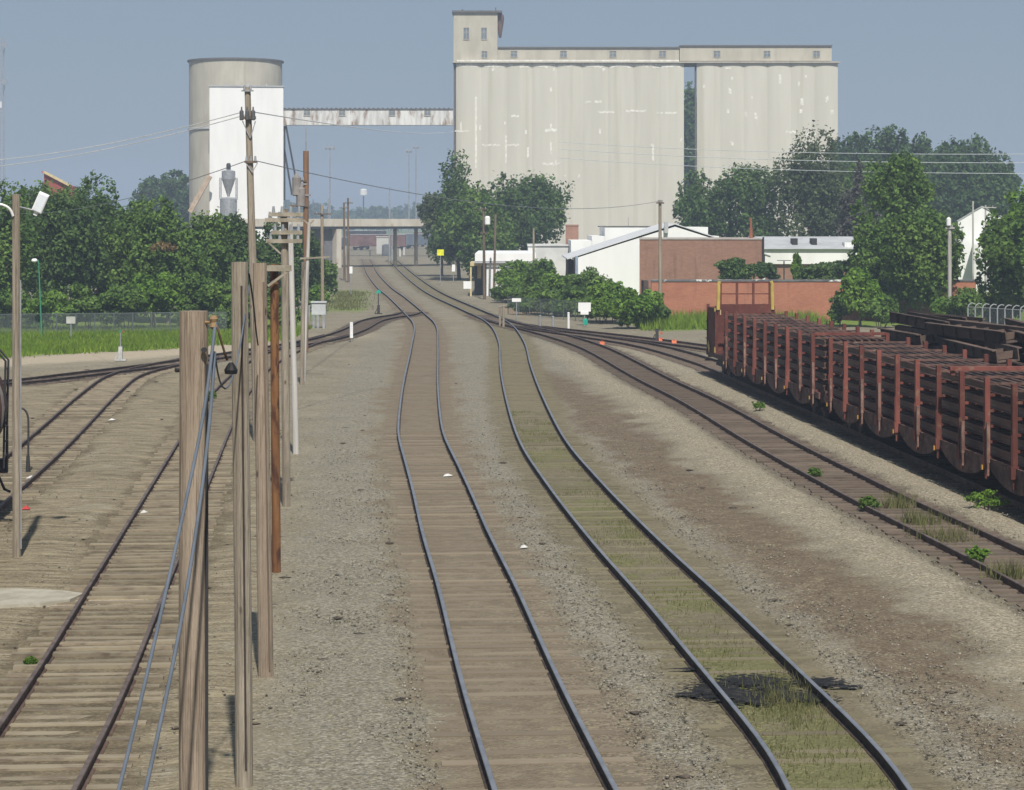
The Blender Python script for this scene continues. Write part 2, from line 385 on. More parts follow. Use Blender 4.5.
make_track('G','short rusty siding leading to the brown tank car at the left edge',TIE,RSIDE2,RTOP2,.02,.51)
make_track('H','dark track crossing the left yard below the grass strip',TIEC,RSIDE,RTOP2,.035)

# ------------------------------------------------------------------ ground
def axis(segs):
    out=[]
    for a,b,s in segs: out+=list(np.arange(a,b,s))
    return np.array(out+[segs[-1][1]])
gx=axis([(-3200,-400,400),(-400,-100,50),(-100,-46,6),(-46,-24,.6),(-24,22,.22),(22,50,.6),(50,100,6),(100,400,50),(400,3200,400)])
gy=axis([(-60,18,4),(18,60,.25),(60,130,.5),(130,260,1.2),(260,460,4),(460,900,20),(900,3300,200)])
GX,GY=np.meshgrid(gx,gy); P=np.stack([GX.ravel(),GY.ravel()],1)
def dist_to(line):
    A=np.array([(p.x,p.y) for p in line[::1]]); out=np.full(len(P),1e3); 
    lo=A.min(0)-6; hi=A.max(0)+6
    m=np.where((P[:,0]>lo[0])&(P[:,0]<hi[0])&(P[:,1]>lo[1])&(P[:,1]<hi[1]))[0]
    for c in np.array_split(m,max(1,len(m)//8000)):
        a=A[:-1]; d=A[1:]-a; w=P[c][:,None,:]-a[None]
        t=np.clip((w*d[None]).sum(2)/(d*d).sum(1)[None],0,1)
        out[c]=np.sqrt((((w-t[...,None]*d[None])**2).sum(2)).min(1))
    return out
D={k:dist_to(v) for k,v in TRK.items()}
def sst(x,a,b): t=np.clip((x-a)/(b-a),0,1); return t*t*(3-2*t)
X0,Y0=P[:,0],P[:,1]
def vnoise(x,y,s,seed):
    r=np.random.default_rng(seed); T=r.random((64,64)); x=x*s; y=y*s
    xi=np.floor(x).astype(int); yi=np.floor(y).astype(int); fx=x-xi; fy=y-yi; fx=fx*fx*(3-2*fx); fy=fy*fy*(3-2*fy)
    g=lambda a,b:T[a%64,b%64]
    return (g(xi,yi)*(1-fx)+g(xi+1,yi)*fx)*(1-fy)+(g(xi,yi+1)*(1-fx)+g(xi+1,yi+1)*fx)*fy
nz=vnoise(X0,Y0,.9,1)*.6+vnoise(X0,Y0,2.3,2)*.4
wob=(nz-.5)
bedA=1-sst(D['A']+wob*1.7,1.1,2.0)
bedB=1-sst(D['B']+wob*.8,1.0,1.9)
bedC=np.maximum.reduce([1-sst(D[k]+wob*.6,1.2,1.7) for k in 'CDEH'])
xC=np.interp(Y0,[p.y for p in reversed(TRK['C'])][::-1] if TRK['C'][0].y>TRK['C'][-1].y else [p.y for p in TRK['C']],[p.x for p in TRK['C']])
xB=np.interp(Y0,[p.y for p in TRK['B']],[p.x for p in TRK['B']])
xA=np.interp(Y0,[p.y for p in TRK['A']],[p.x for p in TRK['A']])
# pale crushed stone beside and beyond track C
pale=(sst(X0-xC+wob*1.2,-3.6,-2.4)*(1-sst(X0-xC+wob,-1.9,-1.4))+sst(X0-xC+wob,1.2,1.7)*(1-sst(X0-xC,4.0,5.0)))*(1-sst(Y0,110,150))
# brown compacted service road between B and C
mid=(xB+xC)/2
gap=xC-xB
u=(X0-xB)/np.maximum(gap,1)
brown=sst(u+wob*.22,.36,.5)*(1-sst(u+wob*.16,.62,.76))*(1-sst(Y0,70,125))*sst(gap,3.5,5)
brown2=np.exp(-((X0-xB-2.7-wob*1.2)/.7)**2)*(1-sst(Y0,50,75))*.5
streak=np.exp(-((X0-xC+4.5+wob*1.6)/.95)**2)*(1-sst(Y0,85,125))*sst(Y0,30,38)
tan=sst(X0-xC+wob*1.5,-9.5,-8.0)*(1-sst(X0-xC+wob,-4.2,-3.4))*sst(X0-xB+wob*1.4,2.6,3.8)*(1-sst(Y0,80,125))
brown=np.maximum(streak,brown2)
# yellowish old yard to the left of the pole line
yard=(1-sst(X0+.10*(Y0-30)+wob*2.2,-4.6,-2.4))*(1-sst(Y0-.6*X0,112,124))
# grass
gl=(Y0+1.25*X0+wob*3)       # boundary from (-27,117) to (-16.6,130) : Y = 150.75+1.25X
grass=sst(Y0-(150.75+1.25*X0)+wob*3,-.5,1.5)*(1-sst(X0,-16,-13.5))*(1-sst(Y0,170,190))
grass=np.maximum(grass,.62*sst(Y0,172,180)*(1-sst(Y0,228,240))*(1-sst(np.abs(X0+15.0+wob*3-(200-Y0)*.06),1.4,2.6)))
grass=np.maximum(grass,sst(X0-(9.4+wob),0,1)*sst(Y0-.45*X0,139,143)*(1-sst(Y0,300,330)))
grass=np.maximum(grass,sst(Y0,160,170)*sst(X0-3.5+wob*2,0,1.2)*(1-sst(Y0,300,330))*.6)
grass=np.maximum(grass,sst(Y0,1100,1300))
road=1.3*np.exp(-((Y0-(150.75+1.25*X0)+5.0+wob*2)/4.6)**2)*(1-sst(X0,-15.5,-13))
road=np.maximum(road,np.exp(-((X0-wx(345,135))/2.0)**2-((Y0-140)/6)**2)*.6)
# oil
ox,oy=gp(745,690).x,gp(745,690).y
road=np.maximum(road,1.2*(1-sst(np.sqrt(((X0+8.9)/2.3)**2+((Y0-42.1)/.75)**2)+wob*.8,.6,1.1)))
oil=1-sst(np.sqrt(((X0-ox)/1.25)**2+((Y0-oy)/1.1)**2)+(vnoise(X0*.7,Y0*3,1.3,5)-.5)*1.7,.45,.85)
greenB=(1-sst(D['B']+wob*.5,.55,1.0))*sst(vnoise(X0,Y0,.55,8)*.6+vnoise(X0,Y0,2.5,9)*.4,.35,.6)*(1-sst(Y0,60,100))*sst(Y0,18,26)
bedF=1-sst(np.minimum(D['F'],D['G'])+wob*1.0,1.2,1.7)
ball=np.maximum(sst(D['A']+wob,1.4,1.9)*(1-sst(D['A']+wob*1.5,2.9,4.2)),sst(D['B']+wob,1.4,1.9)*(1-sst(D['B']+wob*1.5,2.5,3.4)))*(1-sst(Y0,120,160))
dirt=np.exp(-((X0-gp(525,311).x)/1.6)**2-((Y0-gp(525,311).y)/9)**2)
Z=np.zeros(len(P))
free=np.minimum.reduce([sst(D[k],1.3,2.2) for k in TRK])
Z+=free*((vnoise(X0,Y0,.5,21)-.5)*.10+(vnoise(X0,Y0,2.1,22)-.5)*.05+.03)
Z+=pale*.10*free
nx,ny=len(gx),len(gy)
idx=np.arange(nx*ny).reshape(ny,nx)
Fq=np.stack([idx[:-1,:-1].ravel(),idx[:-1,1:].ravel(),idx[1:,1:].ravel(),idx[1:,:-1].ravel()],1)
ground=npmesh('ground',np.stack([X0,Y0,Z],1),Fq,[],smooth=True)
ground['kind']='structure'
def attr(o,name,chs):
    a=o.data.attributes.new(name,'FLOAT_COLOR','POINT')
    arr=np.ones((len(P),4),dtype=np.float32)
    for i,c in enumerate(chs): arr[:,i]=np.clip(c,0,1)
    a.data.foreach_set('color',arr.ravel())
attr(ground,'mask_one',[bedA,bedB,bedC]); attr(ground,'mask_two',[pale,brown*1.5,yard]); attr(ground,'mask_three',[grass,np.maximum(road,0),bedF]); attr(ground,'mask_five',[tan,ball,tan]); attr(ground,'mask_four',[greenB,dirt,ball])
m,nt,b=newmat('yard_ground')
def at_(name):
    a=_n(nt,'ShaderNodeAttribute',attribute_name=name); s=_n(nt,'ShaderNodeSeparateColor'); nt.links.new(a.outputs['Color'],s.inputs[0]); return s.outputs
A1,A2,A3,A4,A5=[at_(x) for x in('mask_one','mask_two','mask_three','mask_four','mask_five')]
wv=coords(nt)
vor=_n(nt,'ShaderNodeTexVoronoi'); nt.links.new(wv,vor.inputs['Vector']); vor.inputs['Scale'].default_value=22
sepv=_n(nt,'ShaderNodeSeparateColor'); nt.links.new(vor.outputs['Color'],sepv.inputs[0])
nb=noise(nt,wv,.35,6,.65); nm=noise(nt,wv,2.2,6,.7); nf=noise(nt,wv,22,4,.7)
nstreak=noise(nt,coords(nt,(.35,2.4,1)),1.6,6,.7)
grav=mixc(nt,ramp(nt,nb,.35,.68),(.195,.17,.118),(.26,.228,.165))
grav=mixc(nt,math_(nt,'MULTIPLY',ramp(nt,nm,.5,.75),.5),grav,(.15,.128,.09))
grav=mixc(nt,math_(nt,'MULTIPLY',ramp(nt,sepv.outputs[0],.55,1.0),.55),grav,(.36,.34,.29))
grav=mixc(nt,math_(nt,'MULTIPLY',ramp(nt,sepv.outputs[1],.72,1.0),.7),grav,(.07,.064,.056))
def lay(col,mask,c,amt=1.0,br=.5):
    # break the mask's edge with noise
    jit=math_(nt,'ADD',math_(nt,'MULTIPLY',math_(nt,'SUBTRACT',nm,.5),br),math_(nt,'MULTIPLY',math_(nt,'SUBTRACT',sepv.outputs[2],.5),.55))
    f=ramp(nt,math_(nt,'ADD',mask,jit),.12,.88)
    return mixc(nt,math_(nt,'MULTIPLY',f,amt),col,c)
yardc=mixc(nt,ramp(nt,nstreak,.36,.66),(.155,.125,.08),(.325,.275,.184))
yardc=mixc(nt,math_(nt,'MULTIPLY',ramp(nt,noise(nt,coords(nt,(.28,1.7,1)),3.0,5,.72),.53,.62),.85),yardc,(.10,.08,.058))
yardc=mixc(nt,math_(nt,'MULTIPLY',ramp(nt,noise(nt,coords(nt,(.5,3.6,1)),3.1,5,.72),.55,.64),.8),yardc,(.095,.075,.052))
yardc=mixc(nt,math_(nt,'MULTIPLY',ramp(nt,sepv.outputs[0],.7,1.0),.4),yardc,(.34,.31,.24))
yardc=mixc(nt,math_(nt,'MULTIPLY',ramp(nt,nb,.58,.7),.6),yardc,(.31,.285,.22))
col=lay(grav,A2[2],yardc,.95)
tnc=mixc(nt,ramp(nt,nm,.3,.72),(.20,.158,.108),(.265,.222,.16))
col=lay(col,A5[0],tnc,.95)
brc=mixc(nt,ramp(nt,nm,.3,.7),(.11,.082,.054),(.165,.13,.092))
brc=mixc(nt,math_(nt,'MULTIPLY',ramp(nt,sepv.outputs[2],.75,1.0),.5),brc,(.28,.25,.2))
col=lay(col,A3[2],mixc(nt,ramp(nt,nm,.35,.7),(.085,.066,.043),(.18,.145,.094)),.8)
blc=mixc(nt,ramp(nt,sepv.outputs[0],.0,1.0),(.145,.132,.102),(.265,.246,.198))
col=lay(col,A4[2],blc,.75)
col=lay(col,A2[1],brc,1.0,.7)
plc=mixc(nt,ramp(nt,sepv.outputs[0],.1,1.0),(.205,.175,.125),(.345,.305,.23))
col=lay(col,A2[0],plc,.9)
bda=mixc(nt,ramp(nt,nm,.35,.7),(.15,.118,.082),(.225,.185,.135))
col=lay(col,A1[0],bda,.85)
bdb=mixc(nt,ramp(nt,nm,.35,.7),(.125,.105,.066),(.19,.162,.108))
col=lay(col,A1[1],bdb,.85)
bdc=mixc(nt,ramp(nt,nm,.35,.7),(.085,.068,.052),(.155,.128,.098))
col=lay(col,A1[2],bdc,.8)
col=lay(col,A4[0],(.125,.135,.045),.6,.9)
col=lay(col,A4[1],(.34,.21,.11),.8)
col=lay(col,A3[1],(.40,.34,.25),.9)
grc=mixc(nt,ramp(nt,nm,.3,.7),(.11,.17,.025),(.18,.24,.045))
col=lay(col,A3[0],grc,.95)
nt.links.new(col,b.inputs['Base Color']); b.inputs['Roughness'].default_value=.95; b.inputs['Specular IOR Level'].default_value=.1
vor2=_n(nt,'ShaderNodeTexVoronoi'); nt.links.new(wv,vor2.inputs['Vector']); vor2.inputs['Scale'].default_value=5.5
sv2=_n(nt,'ShaderNodeSeparateColor'); nt.links.new(vor2.outputs['Color'],sv2.inputs[0])
notrack=math_(nt,'SUBTRACT',1.0,math_(nt,'MAXIMUM',A1[0],math_(nt,'MAXIMUM',A1[1],A3[0])))
vv=_n(nt,'ShaderNodeMapRange'); nt.links.new(sepv.outputs[1],vv.inputs[0]); vv.inputs[3].default_value=.62; vv.inputs[4].default_value=1.45
v2=_n(nt,'ShaderNodeMapRange'); nt.links.new(nf,v2.inputs[0]); v2.inputs[1].default_value=.3; v2.inputs[2].default_value=.7; v2.inputs[3].default_value=.72; v2.inputs[4].default_value=1.28
hs=_n(nt,'ShaderNodeHueSaturation'); nt.links.new(col,hs.inputs['Color']); nt.links.new(math_(nt,'MULTIPLY',vv.outputs[0],v2.outputs[0]),hs.inputs['Value']); nt.links.new(math_(nt,'ADD',math_(nt,'MULTIPLY',math_(nt,'MAXIMUM',A5[1],A2[0]),.45),.32),hs.inputs['Fac'])
col=hs.outputs[0]
dk=math_(nt,'MULTIPLY',math_(nt,'MULTIPLY',ramp(nt,sv2.outputs[0],.955,.965),ramp(nt,vor2.outputs['Distance'],.09,.06)),.7)
col=mixc(nt,dk,col,(.06,.05,.042))
hb=math_(nt,'ADD',math_(nt,'MULTIPLY',vor.outputs['Distance'],-.8),math_(nt,'ADD',math_(nt,'MULTIPLY',nf,.8),math_(nt,'MULTIPLY',nstreak,1.2)))
nt.links.new(col,b.inputs['Base Color'])
bump(nt,b,hb,.7,.03)
ground.data.materials.append(m)

V=[];Fc=[];r_=random.Random(2)
for (px,py,rx,ry,nn_) in [(716,694,.42,.75,900),(752,683,.55,.5,480),(748,700,.4,.6,300),(818,685,.42,.32,260),(806,700,.46,.4,340),(775,692,.3,.5,140),(690,697,.3,.12,50),(690,672,.3,.08,40),(845,690,.3,.1,40)]:
    c=gp(px,py)
    for _ in range(nn_):
        a=r_.uniform(0,6.283); q=min(1.25,abs(r_.gauss(0,.55))); x=c.x+rx*q*math.cos(a)*1.25; y=c.y+ry*q*math.sin(a)*1.25; w_=r_.uniform(.02,.11)*(1.2-.75*q); h_=w_*r_.uniform(.5,1.1); z=.05+.004*len(Fc)/1700
        k=len(V); m_=r_.randint(5,7)
        for t in range(m_): V.append((x+w_*r_.uniform(.6,1.2)*math.cos(6.283*t/m_),y+h_*r_.uniform(.6,1.2)*math.sin(6.283*t/m_),z))
        Fc.append(tuple(range(k,k+m_)))
me=bpy.data.meshes.new('oil_stain'); me.from_pydata(V,[],Fc); o=bpy.data.objects.new('oil_stain',me); COL.objects.link(o); me.materials.append(OILM)
o['kind']='stuff'; o['label']='black oily cinder stain across the right main track'; o['category']='stain'
c0=[gp(x,y) for x,y in((-40,593),(20,592),(62,594),(84,597),(70,603),(40,607),(-5,609),(-45,608))]
me=bpy.data.meshes.new('concrete_slab'); me.from_pydata([(p.x,p.y,.075) for p in c0]+[(p.x,p.y,-.05) for p in c0],[],[tuple(range(8))]+[(i,8+i,8+(i+1)%8,(i+1)%8) for i in range(8)]); o=bpy.data.objects.new('pavement',me); COL.objects.link(o); o['kind']='structure'; me.materials.append(surf('pale_slab',(.30,.275,.215),(.40,.375,.31),2.2,bmp=.2))
# loose ballast stones : stuff
def gz(x,y): return 0.0
n=135000
yy=20+ (1-RNG.random(n)**.55)*60; xx=(RNG.random(n)*2-1)*(yy*.25+1.0)
ok=np.ones(n,bool)
Tri=np.array([(0,2,4),(2,1,4),(1,3,4),(3,0,4),(2,0,5),(1,2,5),(3,1,5),(0,3,5)])
O6=np.array([(1,0,0),(-1,0,0),(0,1,0),(0,-1,0),(0,0,1),(0,0,-1)],float)
def nearest(line,x,y):
    A=np.array([(p.x,p.y) for p in line]); out=np.empty(len(x))
    for c in np.array_split(np.arange(len(x)),20):
        out[c]=np.sqrt(((np.stack([x[c],y[c]],1)[:,None]-A[None])**2).sum(2)).min(1)
    return out
dA=np.minimum.reduce([nearest(TRK[k],xx,yy) for k in 'ABCF']); dM=np.minimum(nearest(TRK['A'],xx,yy),nearest(TRK['B'],xx,yy)); dC=nearest(TRK['C'],xx,yy); ok=(dA>1.4)&(((dM<2.6+1.2*RNG.random(n))&(RNG.random(n)<.75))|((dC<2.8+RNG.random(n))&(RNG.random(n)<.8))|(RNG.random(n)<.10))
xx,yy=xx[ok],yy[ok]; n=len(xx)
sz=.010+.024*RNG.random(n)**4
V=O6[None]*(sz[:,None,None]*(.6+.8*RNG.random((n,6,1)))); V[:,:,2]*=.7
ang=RNG.random(n)*6.28; c,s=np.cos(ang)[:,None],np.sin(ang)[:,None]
V=np.stack([V[:,:,0]*c-V[:,:,1]*s+xx[:,None],V[:,:,0]*s+V[:,:,1]*c+yy[:,None],V[:,:,2]+.035],2)
Fa=(Tri[None]+(np.arange(n)*6)[:,None,None]).reshape(-1,3)
o=npmesh('ballast_stones',V.reshape(-1,3),Fa,STONE); o['kind']='stuff'; o['label']='loose grey and tan stones scattered between the tracks'; o['category']='gravel'

n=420; yy=22+RNG.random(n)**1.5*90; xx=(RNG.random(n)*2-1)*(yy*.24+1)
ok=np.minimum.reduce([nearest(TRK[k],xx,yy) for k in 'ABCF'])>1.5; xx,yy=xx[ok],yy[ok]; n=len(xx)
sz=.03+.07*RNG.random(n)**2
V=O6[None]*(sz[:,None,None]*np.array([1.5,1,.35])*(.6+.8*RNG.random((n,6,1)))); V=V+np.stack([xx,yy,np.full(n,.03)],1)[:,None,:]
o=npmesh('dirt_clods',V.reshape(-1,3),(Tri[None]+(np.arange(n)*6)[:,None,None]).reshape(-1,3),surf('clod_dark',(.045,.038,.03),(.11,.09,.07),6,bmp=0)); o['kind']='stuff'; o['label']='dark clods and bits of debris on the gravel'; o['category']='debris'
# ------------------------------------------------------------------ foliage
def leaves(pts,nrm,size,rng,droop=.0):
    n=len(pts)
    r=rng.normal(size=(n,3)); nn=nrm*.9+r*.75; nn/=np.linalg.norm(nn,axis=1)[:,None]+1e-9
    t=np.cross(nn,rng.normal(size=(n,3))); t/=np.linalg.norm(t,axis=1)[:,None]+1e-9
    bt=np.cross(nn,t); s=size*(.55+.9*rng.random(n))[:,None]
    w=s*.62
    V=np.stack([pts-t*s,pts+bt*w+nn*s*.15,pts+t*s,pts-bt*w+nn*s*.15],1).reshape(-1,3)
    return V,np.arange(4*n).reshape(n,4)
def crown_pts(c,r,n,rng,lobes=14,lobe=.42,fill=.25,flat=.75,open_=0.0,shape='round'):
    c=np.array(c);r=np.array(r)
    cen=[];rad=[]
    for i in range(lobes):
        d=rng.normal(size=3); d/=np.linalg.norm(d)
        if shape=='round':
            if d[2]<-.8: d[2]*=-.3
            q=d*(.50+.30*rng.random())
            lr=lobe*(.7+.6*rng.random())
        elif shape=='column':
            q=np.array([d[0]*.4,d[1]*.4,rng.uniform(-.8,.8)]); lr=lobe*(.8+.4*rng.random())
        else:               # conifer
            h=(i+.5)/lobes; q=np.array([d[0],d[1],0])*(1-h)*.75; q[2]=-1+2*h; lr=.12+.45*(1-h)
        cen.append(q);rad.append(lr)
    if shape=='round':
        cen.append(np.zeros(3)); rad.append(.55)
    cen=np.array(cen);rad=np.array(rad)
    w=rad**2; k=rng.choice(len(cen),n,p=w/w.sum())
    d=rng.normal(size=(n,3)); d/=np.linalg.norm(d,axis=1)[:,None]
    rr=np.where(rng.random(n)<fill,rng.random(n)**.5,.82+.25*rng.random(n))
    # twig clumps: snap part of the leaves to random clump centres
    p=cen[k]+d*(rad[k]*rr)[:,None]*np.array([1,1,flat])
    nc=max(40,n//26); ci=rng.integers(0,n,nc); a=rng.integers(0,nc,n); m=rng.random(n)<.72
    j=rng.normal(size=(n,3))*.05
    # nearest-ish clump by lobe
    order=np.argsort(k[ci],kind='stable'); ci=ci[order]; kc=k[ci]
    st=np.searchsorted(kc,np.arange(len(cen))); en=np.searchsorted(kc,np.arange(len(cen)),side='right')
    cnt=np.maximum(en-st,1); pick=np.minimum(st[k]+(rng.random(n)*cnt[k]).astype(int),nc-1)
    p=np.where(m[:,None],p[ci[pick]]+j,p); d=np.where(m[:,None],d[ci[pick]]*.7+.3*d,d)
    nr=d+np.array([0,0,.35])
    return c+p*r, nr, c+cen*r
TREE_N=[0]
def tree(px,Y,top,w,bot,mat,label,name='tree',cat='tree',n=6000,leaf=.2,group=None,base_z=0.0,lobes=14,lobe=.42,fill=.25,trunk=True,bark=None,ratio=.9,shape='round',extra=None,flat=.8):
    TREE_N[0]+=1; rng=np.random.default_rng(100+TREE_N[0])
    x=wx(px,Y); zt=wz(top,Y); zb=max(wz(bot,Y),base_z+.05); rx=w/2*Y/F; rz=(zt-zb)/2
    root=empty(name,(x,Y,base_z),label,cat,group)
    c=(x,Y,(zt+zb)/2)
    n=int(n*1.9); leaf=leaf*.72; lobes=int(lobes*1.35)
    pts,nr,cen=crown_pts(c,(rx*.99,rx*ratio*.95,rz*1.0),n,rng,lobes,lobe*.95,fill,flat,shape=shape)
    keep=pts[:,2]>base_z+.02
    pts,nr=pts[keep],nr[keep]
    V,Fq=leaves(pts,nr,leaf,rng)
    npmesh('crown' if trunk else 'foliage',V,Fq,mat,root)
    b=MB(); tr=max(.05,rx*.055)
    bk=bark or BARK
    if trunk:
        fork=Vector((x+rng.uniform(-.1,.1)*rx,Y,base_z+(c[2]-base_z)*.55))
        b.tube([(x,Y,base_z-.1),(x,Y,base_z+.4),tuple(fork),(x,Y,c[2]+rz*.5)],[tr*1.4,tr,tr*.8,tr*.25],8)
        for q in cen[:9]:
            q=Vector(q); midp=(fork+q)/2+Vector((0,0,.1*rz)); b.tube([fork,midp,q],[tr*.5,tr*.3,tr*.1],5)
        b.build('trunk',bk,root)
    else:
        for q in cen[:5]:
            q=Vector(q); q.z=max(q.z,base_z+.15); b.tube([(x+(q.x-x)*.4,Y+(q.y-Y)*.3,base_z-.05),tuple(q)],[max(.02,tr*.4),.012],5)
        b.build('stem',bk,root)
    if extra=='tan':
        e=at(163,246,Y-rx*.95); pt,nn,_=crown_pts(e,(.95,.5,.75),420,rng,5); V,Fq=leaves(pt,nn,leaf*.8,rng); npmesh('withered_foliage',V,Fq,LEAFT,root)['label']='withered tan leaves'
    return root

GL='trees of the wooded strip at left'
tree(-6,150,190,86,330,LEAFM,'broad green tree behind the lamp pole at the very left edge',n=8000,group=GL)
tree(26,176,173,84,320,LEAFM,'green tree under the red roof, partly behind the tall lamp pole',n=7000,group=GL)
tree(62,158,181,80,328,LEAFD,'dark leafy tree behind the green lamp post, left of the tallest one',n=8500,group=GL)
tree(97,163,175,80,326,LEAFD,'tallest dark tree of the wooded strip, peaking left of the far round tree',n=8500,group=GL)
tree(133,160,192,66,326,LEAFM,'mid green tree just right of the tallest tree in the left wood',n=7500,group=GL)
tree(168,156,203,76,328,LEAFM,'green tree with a withered tan patch among its leaves',n=8500,group=GL,extra='tan')
tree(206,160,207,66,326,LEAFM,'leafy tree in front of the silver cyclone hopper',n=7500,group=GL)
tree(238,164,210,56,326,LEAFD,'dark tree in front of the white elevator block, left of its pole',n=6500,group=GL)
tree(270,168,216,52,324,LEAFD,'dark green tree directly behind the cut off pole pair',n=5500,group=GL)
tree(303,190,226,46,312,LEAFD,'green tree seen between the leaning poles left of the overpass',n=4500,group=GL)
tree(60,192,171,72,320,LEAFM,'green tree right in front of the red roof tip',n=6500,group=GL)
tree(162,470,168,76,246,LEAFF,'distant dark round tree left of the concrete silo',n=6500,leaf=.62)
tree(60,420,184,70,250,LEAFF,'distant bluish tree below the red roof',n=4500,leaf=.6)
for i,(px,top,w,Yb,lb) in enumerate([(14,283,60,146,'low bright bush behind the fence at the far left'),(52,290,52,145,'low green bush at the foot of the green lamp post'),(92,284,56,145,'green bush behind the fence between lamp post and white switch stand'),(128,280,52,146,'green bush directly behind the white switch stand'),(160,272,60,147,'wide pale green bush below the withered tan leaves'),(193,268,52,147,'bright green bush right of the widest bush in the left wood'),(222,280,46,146,'green bush between the nearest pole and the split pole'),(252,285,44,147,'green bush seen between the split pole and orange pole'),(284,280,38,150,'small bush behind the white leaning pole')]):
    tree(px,Yb,top,w,337,[LEAFM,LEAFB,LEAFM][i%3],lb,'bush','bush',n=3600,leaf=.17,trunk=False,group='bushes along the left fence',lobes=11)
tree(322,196,256,34,305,LEAFM,'rounded green bush left of the overpass pier','bush','bush',n=3000,leaf=.2,trunk=False)
tree(316,178,283,26,314,LEAFB,'small bright bush behind the grey cabinets','bush','bush',n=1500,leaf=.17,trunk=False)
# centre
GC='trees in front of the elevator'
tree(459,275,157,70,300,LEAFD,'tall left tree of the dark clump in front of the elevator',n=8000,leaf=.3,group=GC,ratio=1)
tree(517,282,165,96,298,LEAFD,'widest tree of the dark clump before the elevator, on its right',n=9500,leaf=.3,group=GC,ratio=1,lobes=18)
tree(442,292,188,46,290,LEAFO,'smaller tree at the left end of the dark clump by the overpass',n=4000,leaf=.3,group=GC,ratio=1)
tree(482,268,185,70,302,LEAFM,'green tree in the middle of the clump behind two bare poles',n=6000,leaf=.28,group=GC,ratio=1)
for px,Yb,top,w,bt,mt,lb in [(518,200,258,46,306,LEAFB,'green shrub against the white building, behind the thin pole'),(540,196,256,38,304,LEAFM,'dark vine covered shrub at the corner of the white building'),(524,186,282,46,312,LEAFM,'scruffy olive bush right of the sandy patch'),(562,188,270,46,308,LEAFB,'green bush below the corner of the white gabled shed'),(590,182,266,54,308,LEAFM,'dark bush in front of the white gabled shed'),(612,156,278,48,326,LEAFB,'tall green bush behind the white square sign'),(638,149,286,60,333,LEAFB,'big bright green bush at the end of the orange brick wall'),(655,152,302,32,330,LEAFM,'small bush at the foot of the pole by the brick wall'),(545,178,288,50,318,LEAFM,'low green bush behind the two wooden stub posts'),(576,168,288,50,324,LEAFM,'dark low bush left of the white square sign'),(552,170,300,44,324,LEAFO,'olive brush right of the wooden stub posts'),(530,172,302,40,322,LEAFM,'olive green brush around the small double sign'),(600,160,300,44,326,LEAFM,'green brush right behind the larger white sign'),(574,178,284,60,316,LEAFD,'dark brush below the gabled shed wall'),(508,196,283,30,306,LEAFM,'low grassy bush at the corner of the low white building')]:
    tree(px,Yb,top,w,bt,mt,lb,'bush','bush',n=3800,leaf=.19,trunk=False,group='bushes by the white buildings',lobes=11)
# right
tree(730,268,149,104,272,LEAFD,'dark round tree in front of the gap between the two silo banks',n=7500,leaf=.3,lobes=16,fill=.15)
tree(698,276,176,48,270,LEAFD,'small dark tree leaning on the left side of the round tree before the silos',n=3200,leaf=.3)
tree(822,262,134,100,272,LEAFO,'open dark tree with gaps before the right corner of the silos',n=8500,leaf=.28,lobes=18,lobe=.40,fill=.2)
for px,top,w,mt,lb in [(852,126,52,LEAFF,'far tree just right of the silos'),(884,122,62,LEAFF,'far tree in the middle of the row behind the wires'),(926,130,54,LEAFF,'far lower tree between two taller ones behind the wires'),(966,120,74,LEAFF,'tallest far tree of the row right of the silos'),(1000,152,44,LEAFF,'far tree at the right end of the row behind the wires')]:
    tree(px,340,top,w,235,mt,lb,n=5200,leaf=.42,group='far trees right of the elevator',lobe=.36,lobes=18)
for px,top,w,lb in [(868,148,80,'lower far tree filling the gap right of the silos'),(910,150,84,'lower far tree beneath the middle wire'),(950,146,84,'lower far tree behind the white house'),(992,158,66,'lower far tree right of the white house')]:
    tree(px,318,top,w,250,LEAFF,lb,n=4200,leaf=.4,group='far trees right of the elevator',lobe=.4,lobes=16)
tree(690,505,88,58,250,LEAFD,'very tall tree glimpsed through the gap between the silo banks',n=6000,leaf=.6)
tree(874,245,160,64,258,LEAFM,'yellowish green tree behind the grey dead conifer',n=5000,leaf=.24,lobe=.36)
tree(858,226,163,56,250,LEAFX,'grey leafless looking conifer above the brick wall','conifer','conifer',n=3600,leaf=.24,shape='cone',lobes=12,fill=.2)
tree(920,157,190,86,320,LEAFM,'big green tree overhanging the orange brick wall',n=11000,leaf=.2,lobes=20,lobe=.36,fill=.2)
tree(880,161,212,60,318,LEAFM,'lower leafy tree on the left side of the overhanging tree',n=5200,leaf=.2)
tree(938,161,225,48,312,LEAFD,'dark tree behind the pale pole, right of the overhanging tree',n=3800,leaf=.2)
tree(893,166,150,76,246,LEAFM,'upper green tree rising behind the overhanging tree',n=4200,leaf=.2)
tree(1003,150,212,54,320,LEAFM,'lower bright green tree behind the fence at the right edge',n=6000,leaf=.19)
tree(1028,152,174,72,276,LEAFB,'taller bright green tree at the right edge of the photo',n=6500,leaf=.19)
tree(1040,147,186,92,322,LEAFM,'green tree cut by the right edge of the photo',n=4500,leaf=.22)
tree(860,151,266,50,330,LEAFB,'young leafy tree standing before the orange brick wall','tree','tree',n=2600,leaf=.2,lobes=12,lobe=.34)
tree(840,152,290,26,330,LEAFM,'slender sapling left of the young leafy tree','tree','tree',n=900,leaf=.18,lobes=8)
